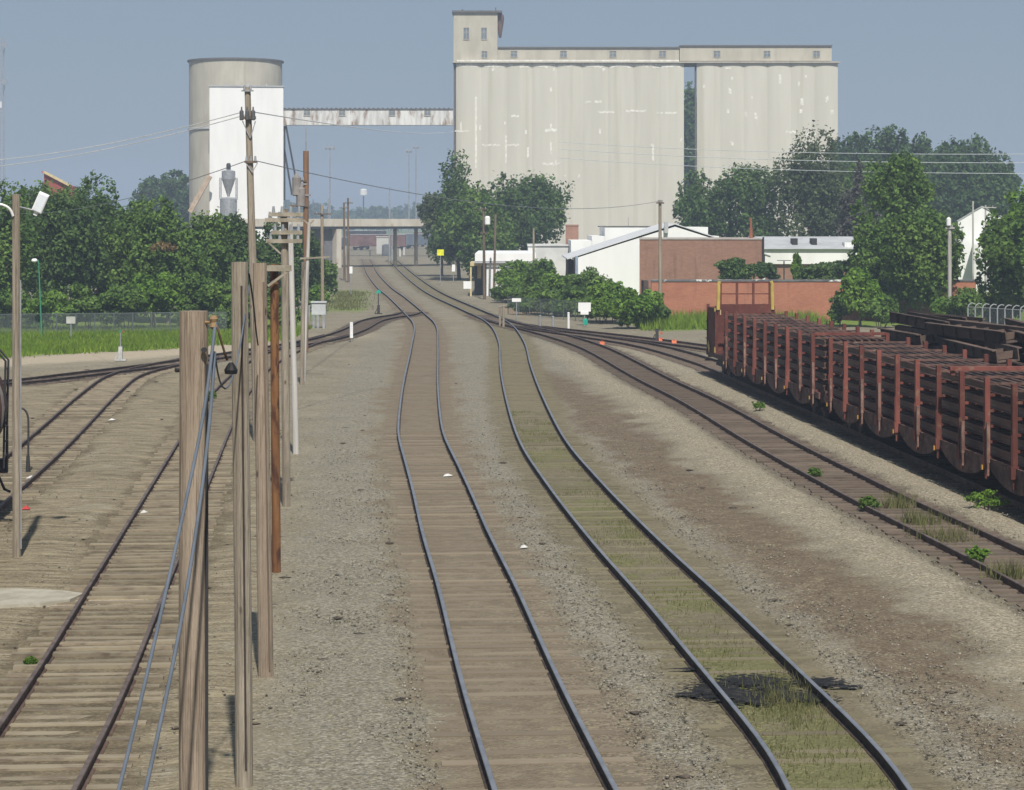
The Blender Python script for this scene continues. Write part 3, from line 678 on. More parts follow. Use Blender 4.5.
for px,Yb,top,w,bt,mt,lb,bz in [(742,170,257,44,283,LEAFD,'round dark bush showing above the orange wall coping',0),(766,171,262,24,283,LEAFD,'small bush at the corner of the brown brick building',0),(797,174,252,11,283,LEAFB,'narrow bright vine climbing the low white building',0),(826,172,258,58,283,LEAFD,'dark hedge below the long white building, left half',0),(868,172,254,56,283,LEAFM,'green hedge below the long white building, right half',0),(905,172,262,50,290,LEAFD,'hedge behind the overhanging tree',0),(966,148,285,44,322,LEAFM,'green bush between the pale pole and the chain link fence',0),(945,150,300,26,324,LEAFB,'small bright bush at the foot of the pale pole',0),(1000,152,288,44,326,LEAFM,'leafy bush behind the right chain link fence',0),(880,150,296,40,328,LEAFM,'low bush at the foot of the overhanging tree',0)]:
    tree(px,Yb,top,w,bt,mt,lb,'bush','bush',n=2600,leaf=.18,trunk=False,group='bushes along the brick wall',base_z=bz,lobes=10)
# small weeds on the ballast
for px,py,wm,hm,mt,lb in [(988,513,1.15,.62,LEAFB,'bright leafy weed bush under the flatcar at the right edge'),(870,512,.6,.4,LEAFM,'small dark weed at the rusty track rail, upper one'),(978,566,.5,.42,LEAFB,'small bright weed at the rusty track rail, lower one'),(30,667,.22,.16,LEAFB,'tiny bright weed beside the old track at left'),(815,478,.45,.28,LEAFM,'low weed inside the rusty track'),(758,412,.6,.4,LEAFB,'pale weed tuft on the light stones by the flatcars'),(210,402,.55,.5,LEAFB,'weed growing behind the split pole')]:
    p=gp(px,py); w=wm*F/p.y; 
    tree(px,p.y,py-hm*F/p.y,w,py,mt,lb,'weed','weed',n=420,leaf=.055,trunk=False,lobes=9,lobe=.45,fill=.4)
# far wood : stuff
rng=np.random.default_rng(5); PP=[];NN=[]
for i in range(420):
    Yt=rng.uniform(1250,1700); pxx=rng.uniform(-60,1090); hh=rng.uniform(13,20)*(1.0+.22*math.sin(pxx*.03)); 
    if 300<pxx<440: hh*=1.05
    pt,nn,_=crown_pts((wx(pxx,Yt),Yt,hh*.55),(9,9,hh*.5),260,rng,8)
    PP.append(pt);NN.append(nn)
V,Fq=leaves(np.concatenate(PP),np.concatenate(NN),1.9,rng)
o=npmesh('distant_wood',V,Fq,LEAFF); o['kind']='stuff'; o['label']='distant hazy wood along the horizon beyond the overpass'; o['category']='wood'

# grass : stuff
def blades(name,label,xs,ys,hs,mat,rng,w=.02,z=0.0):
    n=len(xs); a=rng.random(n)*6.28; lean=rng.normal(size=(n,2))*.25*hs[:,None]
    dx=np.cos(a)*w; dy=np.sin(a)*w
    b0=np.stack([xs-dx,ys-dy,np.full(n,z-.01)],1); b1=np.stack([xs+dx,ys+dy,np.full(n,z-.01)],1)
    t=np.stack([xs+lean[:,0],ys+lean[:,1],z+hs],1)
    o=npmesh(name,np.stack([b0,b1,t],1).reshape(-1,3),np.arange(3*n).reshape(n,3),mat)
    o['kind']='stuff'; o['label']=label; o['category']='grass'; return o
n=60000
ys=rng.uniform(116,150,n); xs=rng.uniform(-36,-13.5,n); ok=(ys>150.75+1.25*xs+rng.normal(size=n)*.8)
xs,ys=xs[ok],ys[ok]; blades('grass','bright green grass strip below the fence at left',xs,ys,.12+.25*rng.random(len(xs)),GRASSM,rng,.05)
n=9000; ys=rng.uniform(140,168,n); xs=rng.uniform(8.5,22,n); ok=ys-.45*xs>141.5; xs,ys=xs[ok],ys[ok]
blades('grass','tall green grass at the foot of the orange brick wall',xs,ys,.4+.6*rng.random(len(xs)),GRASSM,rng,.05)
n=2200; ys=rng.uniform(180,228,n); xs=-15.0+(200-ys)*.06+rng.normal(size=n)*1.1
blades('grass','patch of grass by the grey cabinets below the overpass',xs,ys,.1+.22*rng.random(n),GRASSD,rng,.05)
# grass in track B
LB=np.array([(p.x,p.y) for p in TRK['B'] if 18<p.y<85]); n=26000
k=rng.integers(0,len(LB)-1,n); f=rng.random(n)[:,None]; c0=LB[k]*(1-f)+LB[k+1]*f
t=LB[k+1]-LB[k]; t/=np.linalg.norm(t,axis=1)[:,None]; off=rng.uniform(-.66,.66,n)
xs=c0[:,0]+t[:,1]*off; ys=c0[:,1]-t[:,0]*off
dens=vnoise(xs,ys,.7,31)*.6+vnoise(xs,ys,2.2,32)*.4
ok=(rng.random(n)<np.clip((dens-.40)*1.9,0,1))&(np.abs(off)<.68)
xs,ys=xs[ok],ys[ok]; hs=.03+.075*rng.random(len(xs))**1.5
blades('grass','sparse olive grass between the rails of the right main track',xs,ys,hs,GRASSD,rng,.009)
cg=gp(785,702); n=800; xs=cg.x+rng.normal(size=n)*.28; ys=cg.y+rng.normal(size=n)*.9
blades('grass','taller dry grass clump growing in the oily patch of the right main track',xs,ys,(.07+.16*rng.random(n)),GRASSD,rng,.008)
for px,py,s,lb in [(920,524,.28,'dry grass tuft beside the rusty track, nearest its dark weed'),(942,540,.33,'tall dry grass tuft beside the rusty track'),(1008,578,.25,'dry grass tuft beside the rusty track at the right edge'),(898,508,.2,'small dry grass tuft by the rusty track')]:
    p=gp(px,py); n=260; o=blades('grass_tuft',lb,p.x+rng.normal(size=n)*s,p.y+rng.normal(size=n)*s,.18+.32*rng.random(n),GRASSD,rng,.012)
    del o['kind']; o['category']='grass tuft'; o['group']='dry tufts beside the rusty track'

# ------------------------------------------------------------------ grain elevator
YE=450.0; S=YE/F
el=empty('grain_elevator',(wx(570,YE),YE,0),'huge pale concrete grain elevator with headhouse tower and two silo banks','grain elevator')
def bank(x0p,x1p,nb,top,depth=16):
    x0,x1=wx(x0p,YE),wx(x1p,YE); w=(x1-x0)/nb; bd=w*.075; poly=[]
    for i in range(nb):
        for k in range(10):
            t=-1+2*k/10; poly.append((x0+w*(i+.5)+t*w/2,YE+bd-bd*math.sqrt(max(0,1-t*t*.93))))
    poly.append((x1,YE+bd*.75)); poly+= [(x1,YE+depth),(x0+max(0,depth*x0/YE)+.4,YE+depth),(x0+max(0,depth*x0/YE)*.3+.25,YE+depth*.2)]
    b=MB(); b.prism(poly,-.5,wz(top,YE)); o=b.build('silo_bank',CONC,el)
    def front(x):
        i=min(nb-1,max(0,int((x-x0)/w))); t=(x-(x0+w*(i+.5)))/(w/2); return YE+bd-bd*math.sqrt(max(0,1-t*t*.93))
    return o,front
b1,f1=bank(456,684,9,63); b2,f2=bank(697,838,6,63)
def patches(parent,front,items):
    b=MB()
    for (px,py,w,h) in items:
        n=max(2,int(w/2)); 
        for i in range(n):
            xa,xb=wx(px-w/2+w*i/n,YE),wx(px-w/2+w*(i+1)/n,YE); j=random.uniform(-.25,.25)*min(h,3)
            za,zb=wz(py+h/2+j,YE),wz(py-h/2+j,YE)
            ya,yb=front(xa)-.02,front(xb)-.02
            if abs(ya-yb)>.8: continue
            b.add([(xa,ya,za),(xb,yb,za),(xb,yb,zb),(xa,ya,zb)],[(0,1,2,3)])
    b.build('white_patch',PATCH,parent,label='white repair marks on the concrete')
top_drip=[]
random.seed(4)
for x in range(458,682,7):
    if random.random()<.9: top_drip.append((x+2,65.5,7,random.uniform(2,4)))
patches(b1,f1,top_drip+[(476,132,2,72),(462,131,14,1.6),(461,127,1.6,10),(480,127,2,5),(491,145,18,1.8),(506,150,1.8,28),(505,123,1.5,3),(513,145,12,1.8),(515,116,8,2),(551,130,12,3),(551,126,2,6),(551,148,1.5,12),(551,90,2,4),(526,132,2,4),(528,152,2,10),(551,164,17,2.4),(556,162,2,3),(579,176,2,3),(565,176,1.5,2),(588,102,6,1.6),(598,101.5,7,2.5),(606,112,16,1.8),(600,131,2,5),(636,111,20,2),(671,113,12,2),(660,113,6,1.5),(653,152,2,16),(652,145,2.4,3),(681,140,2,3),(493,69,2.5,3),(604,69,3,3),(554,69,2,3)])
patches(b2,f2,[(704,86,2,3),(730,91,3,5),(728,111,2.5,4),(732,79,2,3),(746,114,2.5,4),(756,116,3,6),(752,98,1.5,3),(780,79,2.5,9),(791,132,10,2.2),(802,102,3,7),(801,112,3,4),(799,83,2,4),(808,134,3,4),(827,99,3,5),(832,112,3,4),(732,143,3,4),(806,76,2,3),(815,134,2,3),(728,68,6,1.6),(765,62.5,10,1.5)])
def winbox(parent,px,py,w,h,Y,name='window'):
    b=MB(); x,z=wx(px,Y),wz(py,Y); W,Hh=w*Y/F,h*Y/F; t=.12
    b.box((x-W/2,Y-.05,z),(t,.1,Hh+t)); b.box((x+W/2,Y-.05,z),(t,.1,Hh+t)); b.box((x,Y-.05,z+Hh/2),(W-t,.1,t)); b.box((x,Y-.06,z-Hh/2),(W-t,.16,t)); b.box((x,Y-.04,z),(.08,.06,Hh-t)); b.box((x,Y-.03,z+Hh*.12),(W-t,.05,.08))
    b.mi=1; b.box((x,Y-.012,z),(W-t,.024,Hh-t))
    return b.build(name,[CONC2,GLASS],parent)
b=MB(); b.box2((wx(453.5,YE),YE+.4,wz(62,YE)),(wx(497.5,YE),YE+9.6,wz(12.5,YE)))
hh=b.build('headhouse',CONC2,el)
b=MB(); b.box2((wx(452,YE),YE-.1,wz(12.5,YE)),(wx(502,YE),YE+10,wz(10.5,YE))); b.box2((wx(461,YE),YE+3,wz(10.5,YE)),(wx(463,YE),YE+4,wz(8,YE))); b.box2((wx(495,YE),YE+3,wz(10.5,YE)),(wx(496,YE),YE+3.2,wz(6,YE))); b.build('roof',ROOFD,hh)
for q in [(466.3,33.5,6,12),(484,33.5,6,12),(484.5,54.5,6,7)]: winbox(hh,*q,YE+.4)
b=MB(); sx,sy=wx(500,YE),YE+2
b.lathe((sx,sy,0),[(.25,wz(37,YE)),(.55,wz(28,YE)),(.85,wz(18,YE)),(.75,wz(14,YE))],10); b.box((sx-.2,sy,wz(15,YE)),(1.6,1,.5)); b.box((sx-.7,sy,wz(18,YE)),(.25,.25,1.6)); b.build('spout',surf('spout_rust',(.10,.06,.05),(.17,.11,.09),1,bmp=0),el)
for x0p,x1p,tp,wins in [(497.6,679.5,47.8,[514,563.5,613,662.5]),(680.2,832.5,46,[717,767,816.5])]:
    b=MB(); b.box2((wx(x0p,YE),YE+1.2,wz(60.5,YE)),(wx(x1p,YE),YE+6.5,wz(tp,YE))); g=b.build('gallery',CONC2,el)
    b=MB(); b.box2((wx(x0p-.3,YE)+ (0.1),YE+.9,wz(tp,YE)),(wx(x1p+.6,YE),YE+6.8,wz(tp-1.4,YE))); b.build('roof',ROOFD,g)
    for w in wins: winbox(g,w,54,7,6.5,YE+1.2)
b=MB(); b.box2((wx(452.5,YE),YE-.5,wz(62.9,YE)),(wx(840,YE),YE+12,wz(61.6,YE))); b.build('roof_slab',CONC2,el)
b=MB(); b.box2((wx(457,YE),YE-.35,wz(61.5,YE)),(wx(679,YE),YE+.3,wz(60,YE))); b.build('parapet_curb',PATCH,el)
b=MB(); b.box2((wx(695.2,YE),YE+.8,0),(wx(696.8,YE),YE+1.6,wz(63.2,YE))); b.build('gap_shade_strip',ROOFD,el)  # dark strip painting in the shade on the right bank's left wall
b=MB(); b.box2((wx(453.6,YE),YE+.6,0),(wx(455.6,YE),YE+6,wz(63.2,YE))); b.build('edge_shade_strip',ROOFD,el)  # dark strip standing in for the elevator's shaded left edge
# conveyor bridge
YB=446
cb=empty('conveyor_bridge',(wx(370,YB),YB,0),'long rust streaked white conveyor bridge linking the two elevator blocks','conveyor bridge')
b=MB(); b.box2((wx(283.5,YB),YB,wz(125,YB)),(wx(453,YB),YB+2.6,wz(109.5,YB))); body=b.build('gallery',GALV,cb)
b=MB(); b.box2((wx(283.5,YB),YB-.2,wz(109.5,YB)),(wx(453,YB),YB+2.8,wz(108.6,YB)))
for k in range(36): b.box((wx(284+k*4.7,YB),YB+1.3,wz(108.2,YB)),(.35,2.9,.2))
b.build('roof',ROOFD,cb)
for px in (307,342,392,427.5): winbox(body,px,112.8,6.5,6,YB)
b=MB()
for a,c in [((284.5,126),(284.5,200)),((286,126),(296,180)),((284.5,150),(292,195))]: b.beam(at(*a,YB+1),at(*c,YB+1),.35,.35)
b.build('support_strut',DARK,cb)
# left concrete silo
YL=455; R=wx(282,YL)-wx(189.5,YL); R/=2
ls=empty('concrete_silo',(wx(235.7,YL),YL,0),'round concrete silo rising behind the white block','silo')
cxs=wx(235.7,YL)
b=MB(); b.lathe((cxs,YL,0),[(R,-.5),(R,wz(62,YL))],64); b.build('shell',CONC2,ls,smooth=False)
b=MB(); b.lathe((cxs,YL,0),[(R+.35,wz(62.6,YL)),(R+.35,wz(61,YL)),(R*.5,wz(60,YL))],48); b.build('roof',ROOFD,ls)
b=MB(); b.lathe((cxs,YL,0),[(R+.02,wz(131,YL)),(R+.25,wz(130.6,YL)),(R+.25,wz(129,YL)),(R+.02,wz(128.6,YL))],64); b.build('ring_band',ROOFG,ls)
YW=436
ang=-math.atan((282.5-CX)/F)+.004; x0=wx(209.5,YW); W=wx(282.5,YW)-x0; zt=wz(86.5,YW)
wb=empty('elevator_block',(x0,YW,0),'tall plain white elevator block in front of the round silo','building',None,ang)
W/=math.cos(ang)
b=MB(); b.box2((0,0,-.3),(W,8,zt)); b.build('wall',WHITE,wb)
b=MB(); b.box2((-.15,-.2,zt),(W+.15,8.2,zt+.26))
for q in (3,7.6,11.2): b.box((q,3,zt+.5),(.3,.3,.6))
b.build('roof',ROOFG,wb)
YC=430
cy=empty('cyclone_hopper',(wx(230.5,YC),YC,0),'silver cone shaped dust cyclone standing on a drum before the white block','hopper')
xc=wx(230.5,YC); z_=lambda p:wz(p,YC); q_=YC/F
b=MB(); b.lathe((xc,YC-3,0),[(1.0*q_,z_(197)),(6.8*q_,z_(179.5)),(6.8*q_,z_(171.5)),(3*q_,z_(170))],20); b.build('cone',STEEL,cy,smooth=False)
b=MB(); b.lathe((xc,YC-3,0),[(2.2*q_,z_(170)),(2.2*q_,z_(165)),(1.5*q_,z_(163.5))],12); b.build('cap',DARK,cy)
b=MB(); b.lathe((xc,YC-3,0),[(8.5*q_,z_(225)),(8.5*q_,z_(199)),(6*q_,z_(197.5))],20); b.build('drum',STEEL,cy)
b=MB()
for dx in(-8,8):
    for dy in(-1,1): b.box((xc+dx*q_,YC-3+dy,(z_(178)+z_(200))/2),(.18,.18,z_(178)-z_(200)))
b.build('frame',STEEL,cy)
b=MB(); YK=433
b.beam(at(210,176,YK),at(190,212,YK),1.0,.9)
for k in range(6): 
    p=at(209-k*3.5,178+k*6,YK); b.box((p.x,p.y-.6,p.z+.5),(.12,.12,1.2))
o=b.build('inclined_conveyor',surf('conveyor_tan',(.40,.30,.2),(.5,.4,.3),1,bmp=0),None,loc=at(200,194,YK)); setp(o,'slanting tan conveyor leg against the side of the concrete silo','conveyor')

# ------------------------------------------------------------------ overpass
pL=Vector((wx(250,338),338,0)); pR=Vector((wx(560,372),372,0)); dv=(pR-pL).normalized(); nv=Vector((-dv.y,dv.x,0))
ov=empty('overpass',(pL.x,pL.y,0),'concrete road overpass spanning the tracks in the distance','bridge')
b=MB(); zd=7.0
def sl(a,c,z0,z1,o0,o1,b):
    p=[a+nv*o0,c+nv*o0,c+nv*o1,a+nv*o1]; b.prism([(q.x,q.y) for q in p],z0,z1)
sl(pL,pR,6.55,7.15,0,11,b); dk=b.build('deck',CONCB,ov)
b=MB()
for o0 in(.5,3,5.5,8,10.3): sl(pL,pR,6.15,6.549,o0,o0+.45,b)
b.build('girder',plain('bridge_steel_blue',(.16,.19,.22),.7),ov)
b=MB()
sl(pL,pR,7.15,7.75,.0,.25,b); sl(pL,pR,7.15,7.75,10.75,11,b); b.build('parapet',CONCB,ov)
def onbr(px):  # point on bridge front at px
    t=((px-CX)/F*pL.y-pL.x)/((dv.x)-(px-CX)/F*dv.y); return pL+dv*t
p0=onbr(340)
b=MB(); q=[p0+dv*-.45+nv*.3,p0+dv*.45+nv*.3,p0+dv*.45+nv*1.6,p0+dv*-.45+nv*1.6]; b.prism([(v.x,v.y) for v in q],-.3,6.15); b.build('pier',CONCB,ov)
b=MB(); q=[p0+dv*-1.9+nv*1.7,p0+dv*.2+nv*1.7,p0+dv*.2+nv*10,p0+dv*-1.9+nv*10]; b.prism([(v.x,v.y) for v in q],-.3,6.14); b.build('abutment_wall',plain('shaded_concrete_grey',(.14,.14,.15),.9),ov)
for px in(410,431,470):
    p=onbr(px)
    for k,dd in enumerate((4.5,)):
        b=MB(); c=p+nv*dd; b.cyl((c.x,c.y,-.3),(c.x,c.y,6.15),.30,n=14); b.build('column',CONCB,ov,smooth=True)
    if px==410: pass

# ------------------------------------------------------------------ beyond the overpass
def boxcar(px,Y,L,mat,label,hgt=4.0):
    r=empty('freight_car',(wx(px,Y),Y,0),label,'freight car','freight cars beyond the overpass'); x=wx(px,Y)
    b=MB(); b.box((x,Y,1.1+(hgt-1.1)/2),(L,2.9,hgt-1.1)); b.box((x,Y-1.5,2.4),(L*.18,.1,2.3))
    for k in range(9): b.box((x-L/2+L*(k+.5)/9,Y-1.47,1.1+(hgt-1.1)/2),(.12,.08,hgt-1.3))
    b.build('body',mat,r)
    b=MB(); b.box((x,Y,hgt+.06),(L+.1,3,.12)); b.build('roof',ROOFG,r)
    for s in(-1,1):
        b=MB(); b.box((x+s*L*.36,Y,.75),(2.6,2.2,.35))
        for t in(-.8,.8): b.cyl((x+s*L*.36+t,Y-.85,.48),(x+s*L*.36+t,Y+.85,.48),.44,n=12)
        b.build('truck',DARK,r)
boxcar(378,560,14,FADED,'faded maroon boxcar beyond the overpass, behind the white tank')
boxcar(352,575,9,surf('dark_car_paint',(.05,.06,.08),(.09,.1,.12),.5,bmp=0),'dark hopper car at the left beyond the overpass',3.2)
boxcar(421,590,12,surf('blue_car_paint',(.09,.11,.14),(.13,.15,.19),.5,bmp=0),'bluish dark freight car at the right beyond the overpass')
boxcar(398,610,11,surf('tan_car_paint',(.22,.19,.16),(.30,.26,.22),.5,bmp=0),'tan freight car partly behind the grey shed beyond the overpass',3.6)
boxcar(436,640,13,surf('brown_car_paint',(.10,.075,.06),(.15,.11,.09),.5,bmp=0),'brown freight car at the far right under the overpass',4.3)
boxcar(366,660,12,surf('black_car_paint',(.03,.03,.035),(.06,.06,.065),.5,bmp=0),'black freight car in the back row beyond the overpass',4.6)
b=MB(); Yt=470; x=wx(386.5,Yt); b.lathe((x,Yt,0),[(1.0,-.1),(1.0,2.0),(.9,2.35),(.3,2.5)],18); o=b.build('water_tank',WHITE,None,loc=(x,Yt,0)); setp(o,'small round white tank under the overpass','tank')
b=MB(); Yt=500; x=wx(383,Yt); b.box((x,Yt,1.9),(2.8,2.4,3.8)); b.box((x,Yt,3.9),(3.1,2.7,.2)); b.box((x+.5,Yt-1.22,2.4),(.8,.06,.9)); o=b.build('equipment_shed',surf('shed_grey',(.42,.42,.40),(.5,.5,.48),.5,bmp=0),None,loc=(x,Yt,0)); setp(o,'pale grey shed rising behind the white tank','shed')
Yt=420; r=empty('truck_trailer',(wx(327,Yt),Yt,0),'white trailer with red stripe glimpsed left of the overpass pier','trailer'); x=wx(327,Yt)
b=MB(); b.box((x,Yt,2.5),(2.5,8,2.7)); b.build('body',WHITE,r); b=MB(); b.box((x,Yt,3.98),(2.52,8.02,.25)); b.build('roof',REDT,r)
b=MB()
for s in(-1,1):
    for k in(-2.5,-1.4): b.cyl((x+s*.75,Yt+k,.5),(x+s*1.15,Yt+k,.5),.5,n=12)
b.build('wheel',BLACK,r)
for i,(px,Yt,ph) in enumerate([(345,460,2.2),(370,470,1.2),(400,460,1.6),(404,480,1.6),(396,455,1.2)]):
    b=MB(); x=wx(px,Yt); b.cyl((x,Yt,-.1),(x,Yt,ph),.14,n=8); b.cyl((x,Yt,ph),(x,Yt,ph+.08),.18,n=8); o=b.build('marker_post',WHITE2,None,loc=(x,Yt,0)); setp(o,'short pale marker post in the yard beyond the overpass','post','marker posts beyond the overpass')
Yt=1150; b=MB(); c=at(363.5,191,Yt); b.lathe((c.x,Yt,0),[(2.0,wz(195,Yt)),(2.0,wz(189.8,Yt)),(.9,wz(188.8,Yt))],20); b.mi=1; b.cyl((c.x,Yt,0),(c.x,Yt,wz(196,Yt)),.3,n=8); o=b.build('water_tower',[WHITE2,DARK],None,loc=(c.x,Yt,0)); setp(o,'tiny pale water tower on the wooded horizon','water tower')
def mast(px,Y,top,label,heads=3,g='tall masts beyond the overpass',r=.16):
    root=empty('light_mast',(wx(px,Y),Y,0),label,'mast',g); x=wx(px,Y); zt=wz(top,Y)
    b=MB(); b.cyl((x,Y,-.2),(x,Y,zt),r*1.5,r*.8,8); b.build('pole',STEEL,root)
    if heads:
        b=MB(); b.box((x,Y,zt),(heads*1.0,.25,.25))
        for k in range(heads): b.box((x+(k-(heads-1)/2)*1.0,Y-.2,zt+.45),(.6,.4,.55))
        b.build('lamp_head',STEEL,root)
mast(330,600,149,'floodlight mast right of the conveyor struts beyond the overpass'); mast(409,640,152,'left of two close floodlight masts beyond the overpass',2); mast(416,650,148,'right of two close floodlight masts beyond the overpass',2)
mast(389.5,400,187,'thin pale mast with no lamps behind the overpass',0,r=.12); mast(328.5,380,199,'short dark mast over the overpass pier',0,r=.12)
mast(392,420,212,'short pale post rising at the overpass middle',0,r=.1)
# lattice tower at left edge
Yt=900; lt=empty('radio_tower',(wx(3,Yt),Yt,0),'hazy lattice radio tower with dishes at the left edge','tower'); xt=wx(3,Yt); zt=wz(38,Yt)
b=MB(); w=1.05
for sx_,sy_ in((-1,-1),(1,-1),(0,1)): b.cyl((xt+sx_*w,Yt+sy_*w,0),(xt+sx_*w*.8,Yt+sy_*w*.8,zt),.16,n=6)
k=0; z=2
while z<zt-3:
    s=1 if k%2 else -1; b.cyl((xt-s*w*.9,Yt-w*.9,z),(xt+s*w*.9,Yt-w*.9,z+3),.09,n=4); b.cyl((xt+w*.9,Yt-w*.9,z),(xt-w*.9,Yt-w*.9,z),.07,n=4); z+=3; k+=1
b.build('lattice',STEEL,lt)
for py in(45,82):
    b=MB(); c=at(6,py,Yt); b.lathe((c.x,c.y-1.6,c.z),[(1.3,-1),(1.1,.2),(.3,.5)],14,'Y'); b.build('dish',surf('dish_grey%d'%py,(.2,.22,.25),(.26,.28,.3),1,bmp=0),lt)
b=MB(); c=at(4,105,Yt); b.box((c.x-1.2,c.y-1.2,c.z),(1.2,.5,2.6)); b.build('antenna_panel',WHITE2,lt)
# red roofed building behind the left wood
Yt=300; r=empty('red_roof_building',(wx(55,Yt),Yt,0),'building with a red sloping roof end showing above the left trees','building')
b=MB(); b.prism_y([(wx(44,Yt),0),(wx(72,Yt),0),(wx(72,Yt),wz(187,Yt)),(wx(44,Yt),wz(172.5,Yt))],Yt,Yt+2.5); b.build('wall',surf('red_siding',(.26,.06,.055),(.32,.08,.07),1,bmp=0),r)
b=MB(); b.beam(at(44,172,Yt-.2),at(71,186,Yt-.2),.6,.3); b.build('fascia',CREAM,r)
b=MB(); b.beam(at(43.5,172,Yt+1.3),at(72.5,187.2,Yt+1.3),2.7,.1); b.build('roof',REDT,r)

# ------------------------------------------------------------------ white and brick buildings, right of centre
# low white building
Yw=214; r=empty('white_building',(wx(495,Yw),Yw,0),'low white flat roofed building with a cream porch behind two poles','building')
b=MB(); b.box2((wx(486.5,Yw),Yw,-.2),(wx(536,Yw),Yw+22,wz(262,Yw))); b.build('wall',WHITE2,r)
b=MB(); b.box2((wx(475,Yw),Yw-.4,wz(261,Yw)),(wx(536,Yw),Yw+22.3,wz(253.5,Yw))); b.build('parapet',WHITE,r)
b=MB(); b.box2((wx(474,Yw),Yw-.5,wz(263,Yw)),(wx(545,Yw),Yw-.41,wz(261.3,Yw))); b.build('roof_edge',ROOFG,r)
b=MB(); b.box2((wx(470,Yw),Yw+.2,wz(266,Yw)),(wx(482,Yw),Yw+8,wz(262.5,Yw))); b.box2((wx(470,Yw),Yw+.3,-.1),(wx(471.6,Yw),Yw+.6,wz(266,Yw))); b.box2((wx(477,Yw),Yw+2,wz(279,Yw)),(wx(481,Yw),Yw+2.2,wz(266,Yw))); b.build('porch',CREAM,r)
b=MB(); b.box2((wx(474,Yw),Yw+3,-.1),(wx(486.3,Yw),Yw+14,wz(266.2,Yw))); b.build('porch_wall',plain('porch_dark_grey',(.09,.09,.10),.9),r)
Yw=235; b=MB(); b.box2((wx(528,Yw),Yw,-.2),(wx(569,Yw),Yw+12,wz(246,Yw))); b.box2((wx(527.5,Yw),Yw-.15,wz(246,Yw)),(wx(569.5,Yw),Yw+12.1,wz(244.8,Yw))); o=b.build('grey_block_building',surf('pale_grey_block',(.5,.5,.49),(.6,.6,.58),.7,bmp=0),None,loc=(wx(548,Yw),Yw,0)); setp(o,'pale grey flat building behind the low white one','building')
# brick stack
Yw=240; b=MB(); b.box2((wx(566,Yw),Yw,0),(wx(578.5,Yw),Yw+1.4,wz(226,Yw))); b.box2((wx(565.6,Yw),Yw-.06,wz(226,Yw)),(wx(578.9,Yw),Yw+1.46,wz(224.6,Yw))); o=b.build('brick_chimney',BRICKB,None,loc=(wx(572,Yw),Yw,0)); setp(o,'square brown brick chimney left of the white stepped parapet','chimney')
# stepped white building behind
Yw=228; r=empty('stepped_building',(wx(630,Yw),Yw,0),'white building with stepped parapet behind the gabled shed','building')
b=MB()
for xa,xb,t in[(571,591.8,240.5),(592,604.8,236),(605,708,227),(708.2,719,236)]: b.box2((wx(xa,Yw),Yw,-.2),(wx(xb,Yw),Yw+14,wz(t,Yw)))
b.build('wall',WHITE,r)
b=MB(); b.box2((wx(600,Yw),Yw+3,wz(227,Yw)),(wx(606,Yw),Yw+6,wz(226,Yw))); b.box2((wx(605,Yw),Yw-.05,wz(227,Yw)),(wx(656,Yw),Yw+14.1,wz(226.2,Yw))); b.build('roof_edge',ROOFD,r)
b=MB(); b.box2((wx(630,Yw),Yw+4,wz(227,Yw)),(wx(630.6,Yw),Yw+4.1,wz(217,Yw))); b.build('vent_pipe',STEEL,r)
# gabled white shed
Yw=200; r=empty('gabled_shed',(wx(640,Yw),Yw,0),'white metal shed with a wide low gable facing the tracks','shed')
zr=wz(225,Yw); zl=wz(257,Yw); xl=wx(578,Yw); xr_=wx(675,Yw); xe=wx(765,Yw)
b=MB(); b.prism_y([(xl,-.2),(xe,-.2),(xe,wz(255,Yw)),(xr_,zr-.15),(xl,zl)],Yw,Yw+20); b.build('wall',WHITE,r)
b=MB()
for (xa,za),(xb,zb) in [((wx(567,Yw),wz(259.5,Yw)),(xr_,zr+.05)),((xr_,zr+.05),(xe+.5,wz(256,Yw)))]:
    b.add([(xa,Yw-.12,za),(xb,Yw-.12,zb),(xb,Yw+20.3,zb),(xa,Yw+20.3,za),(xa,Yw-.12,za+.09),(xb,Yw-.12,zb+.09),(xb,Yw+20.3,zb+.09),(xa,Yw+20.3,za+.09)],[(0,3,2,1),(4,5,6,7),(0,1,5,4),(1,2,6,5),(2,3,7,6),(3,0,4,7)])
b.build('roof',surf('shed_roof_pale',(.55,.56,.57),(.63,.64,.65),.6,rough=.7,bmp=0),r)
b=MB(); b.box2((xl-.25,Yw-.3,-.2),(xl-.005,Yw,zl+.1)); b.build('downpipe_or_shade',plain('blue_grey_side_shade',(.25,.30,.38),.6),r)  # blue-grey strip, shade of the shed's left side put into its colour
b=MB(); b.box2((wx(569,Yw),Yw+2,-.1),(xl-.3,Yw+12,wz(261,Yw))); b.build('lean_to',plain('dark_brown_boards',(.06,.05,.045),.9),r)
b=MB(); b.box2((wx(664,Yw),Yw-.4,wz(233,Yw)),(wx(668,Yw),Yw-.05,wz(222,Yw))); b.build('vent_box',ROOFG,r)
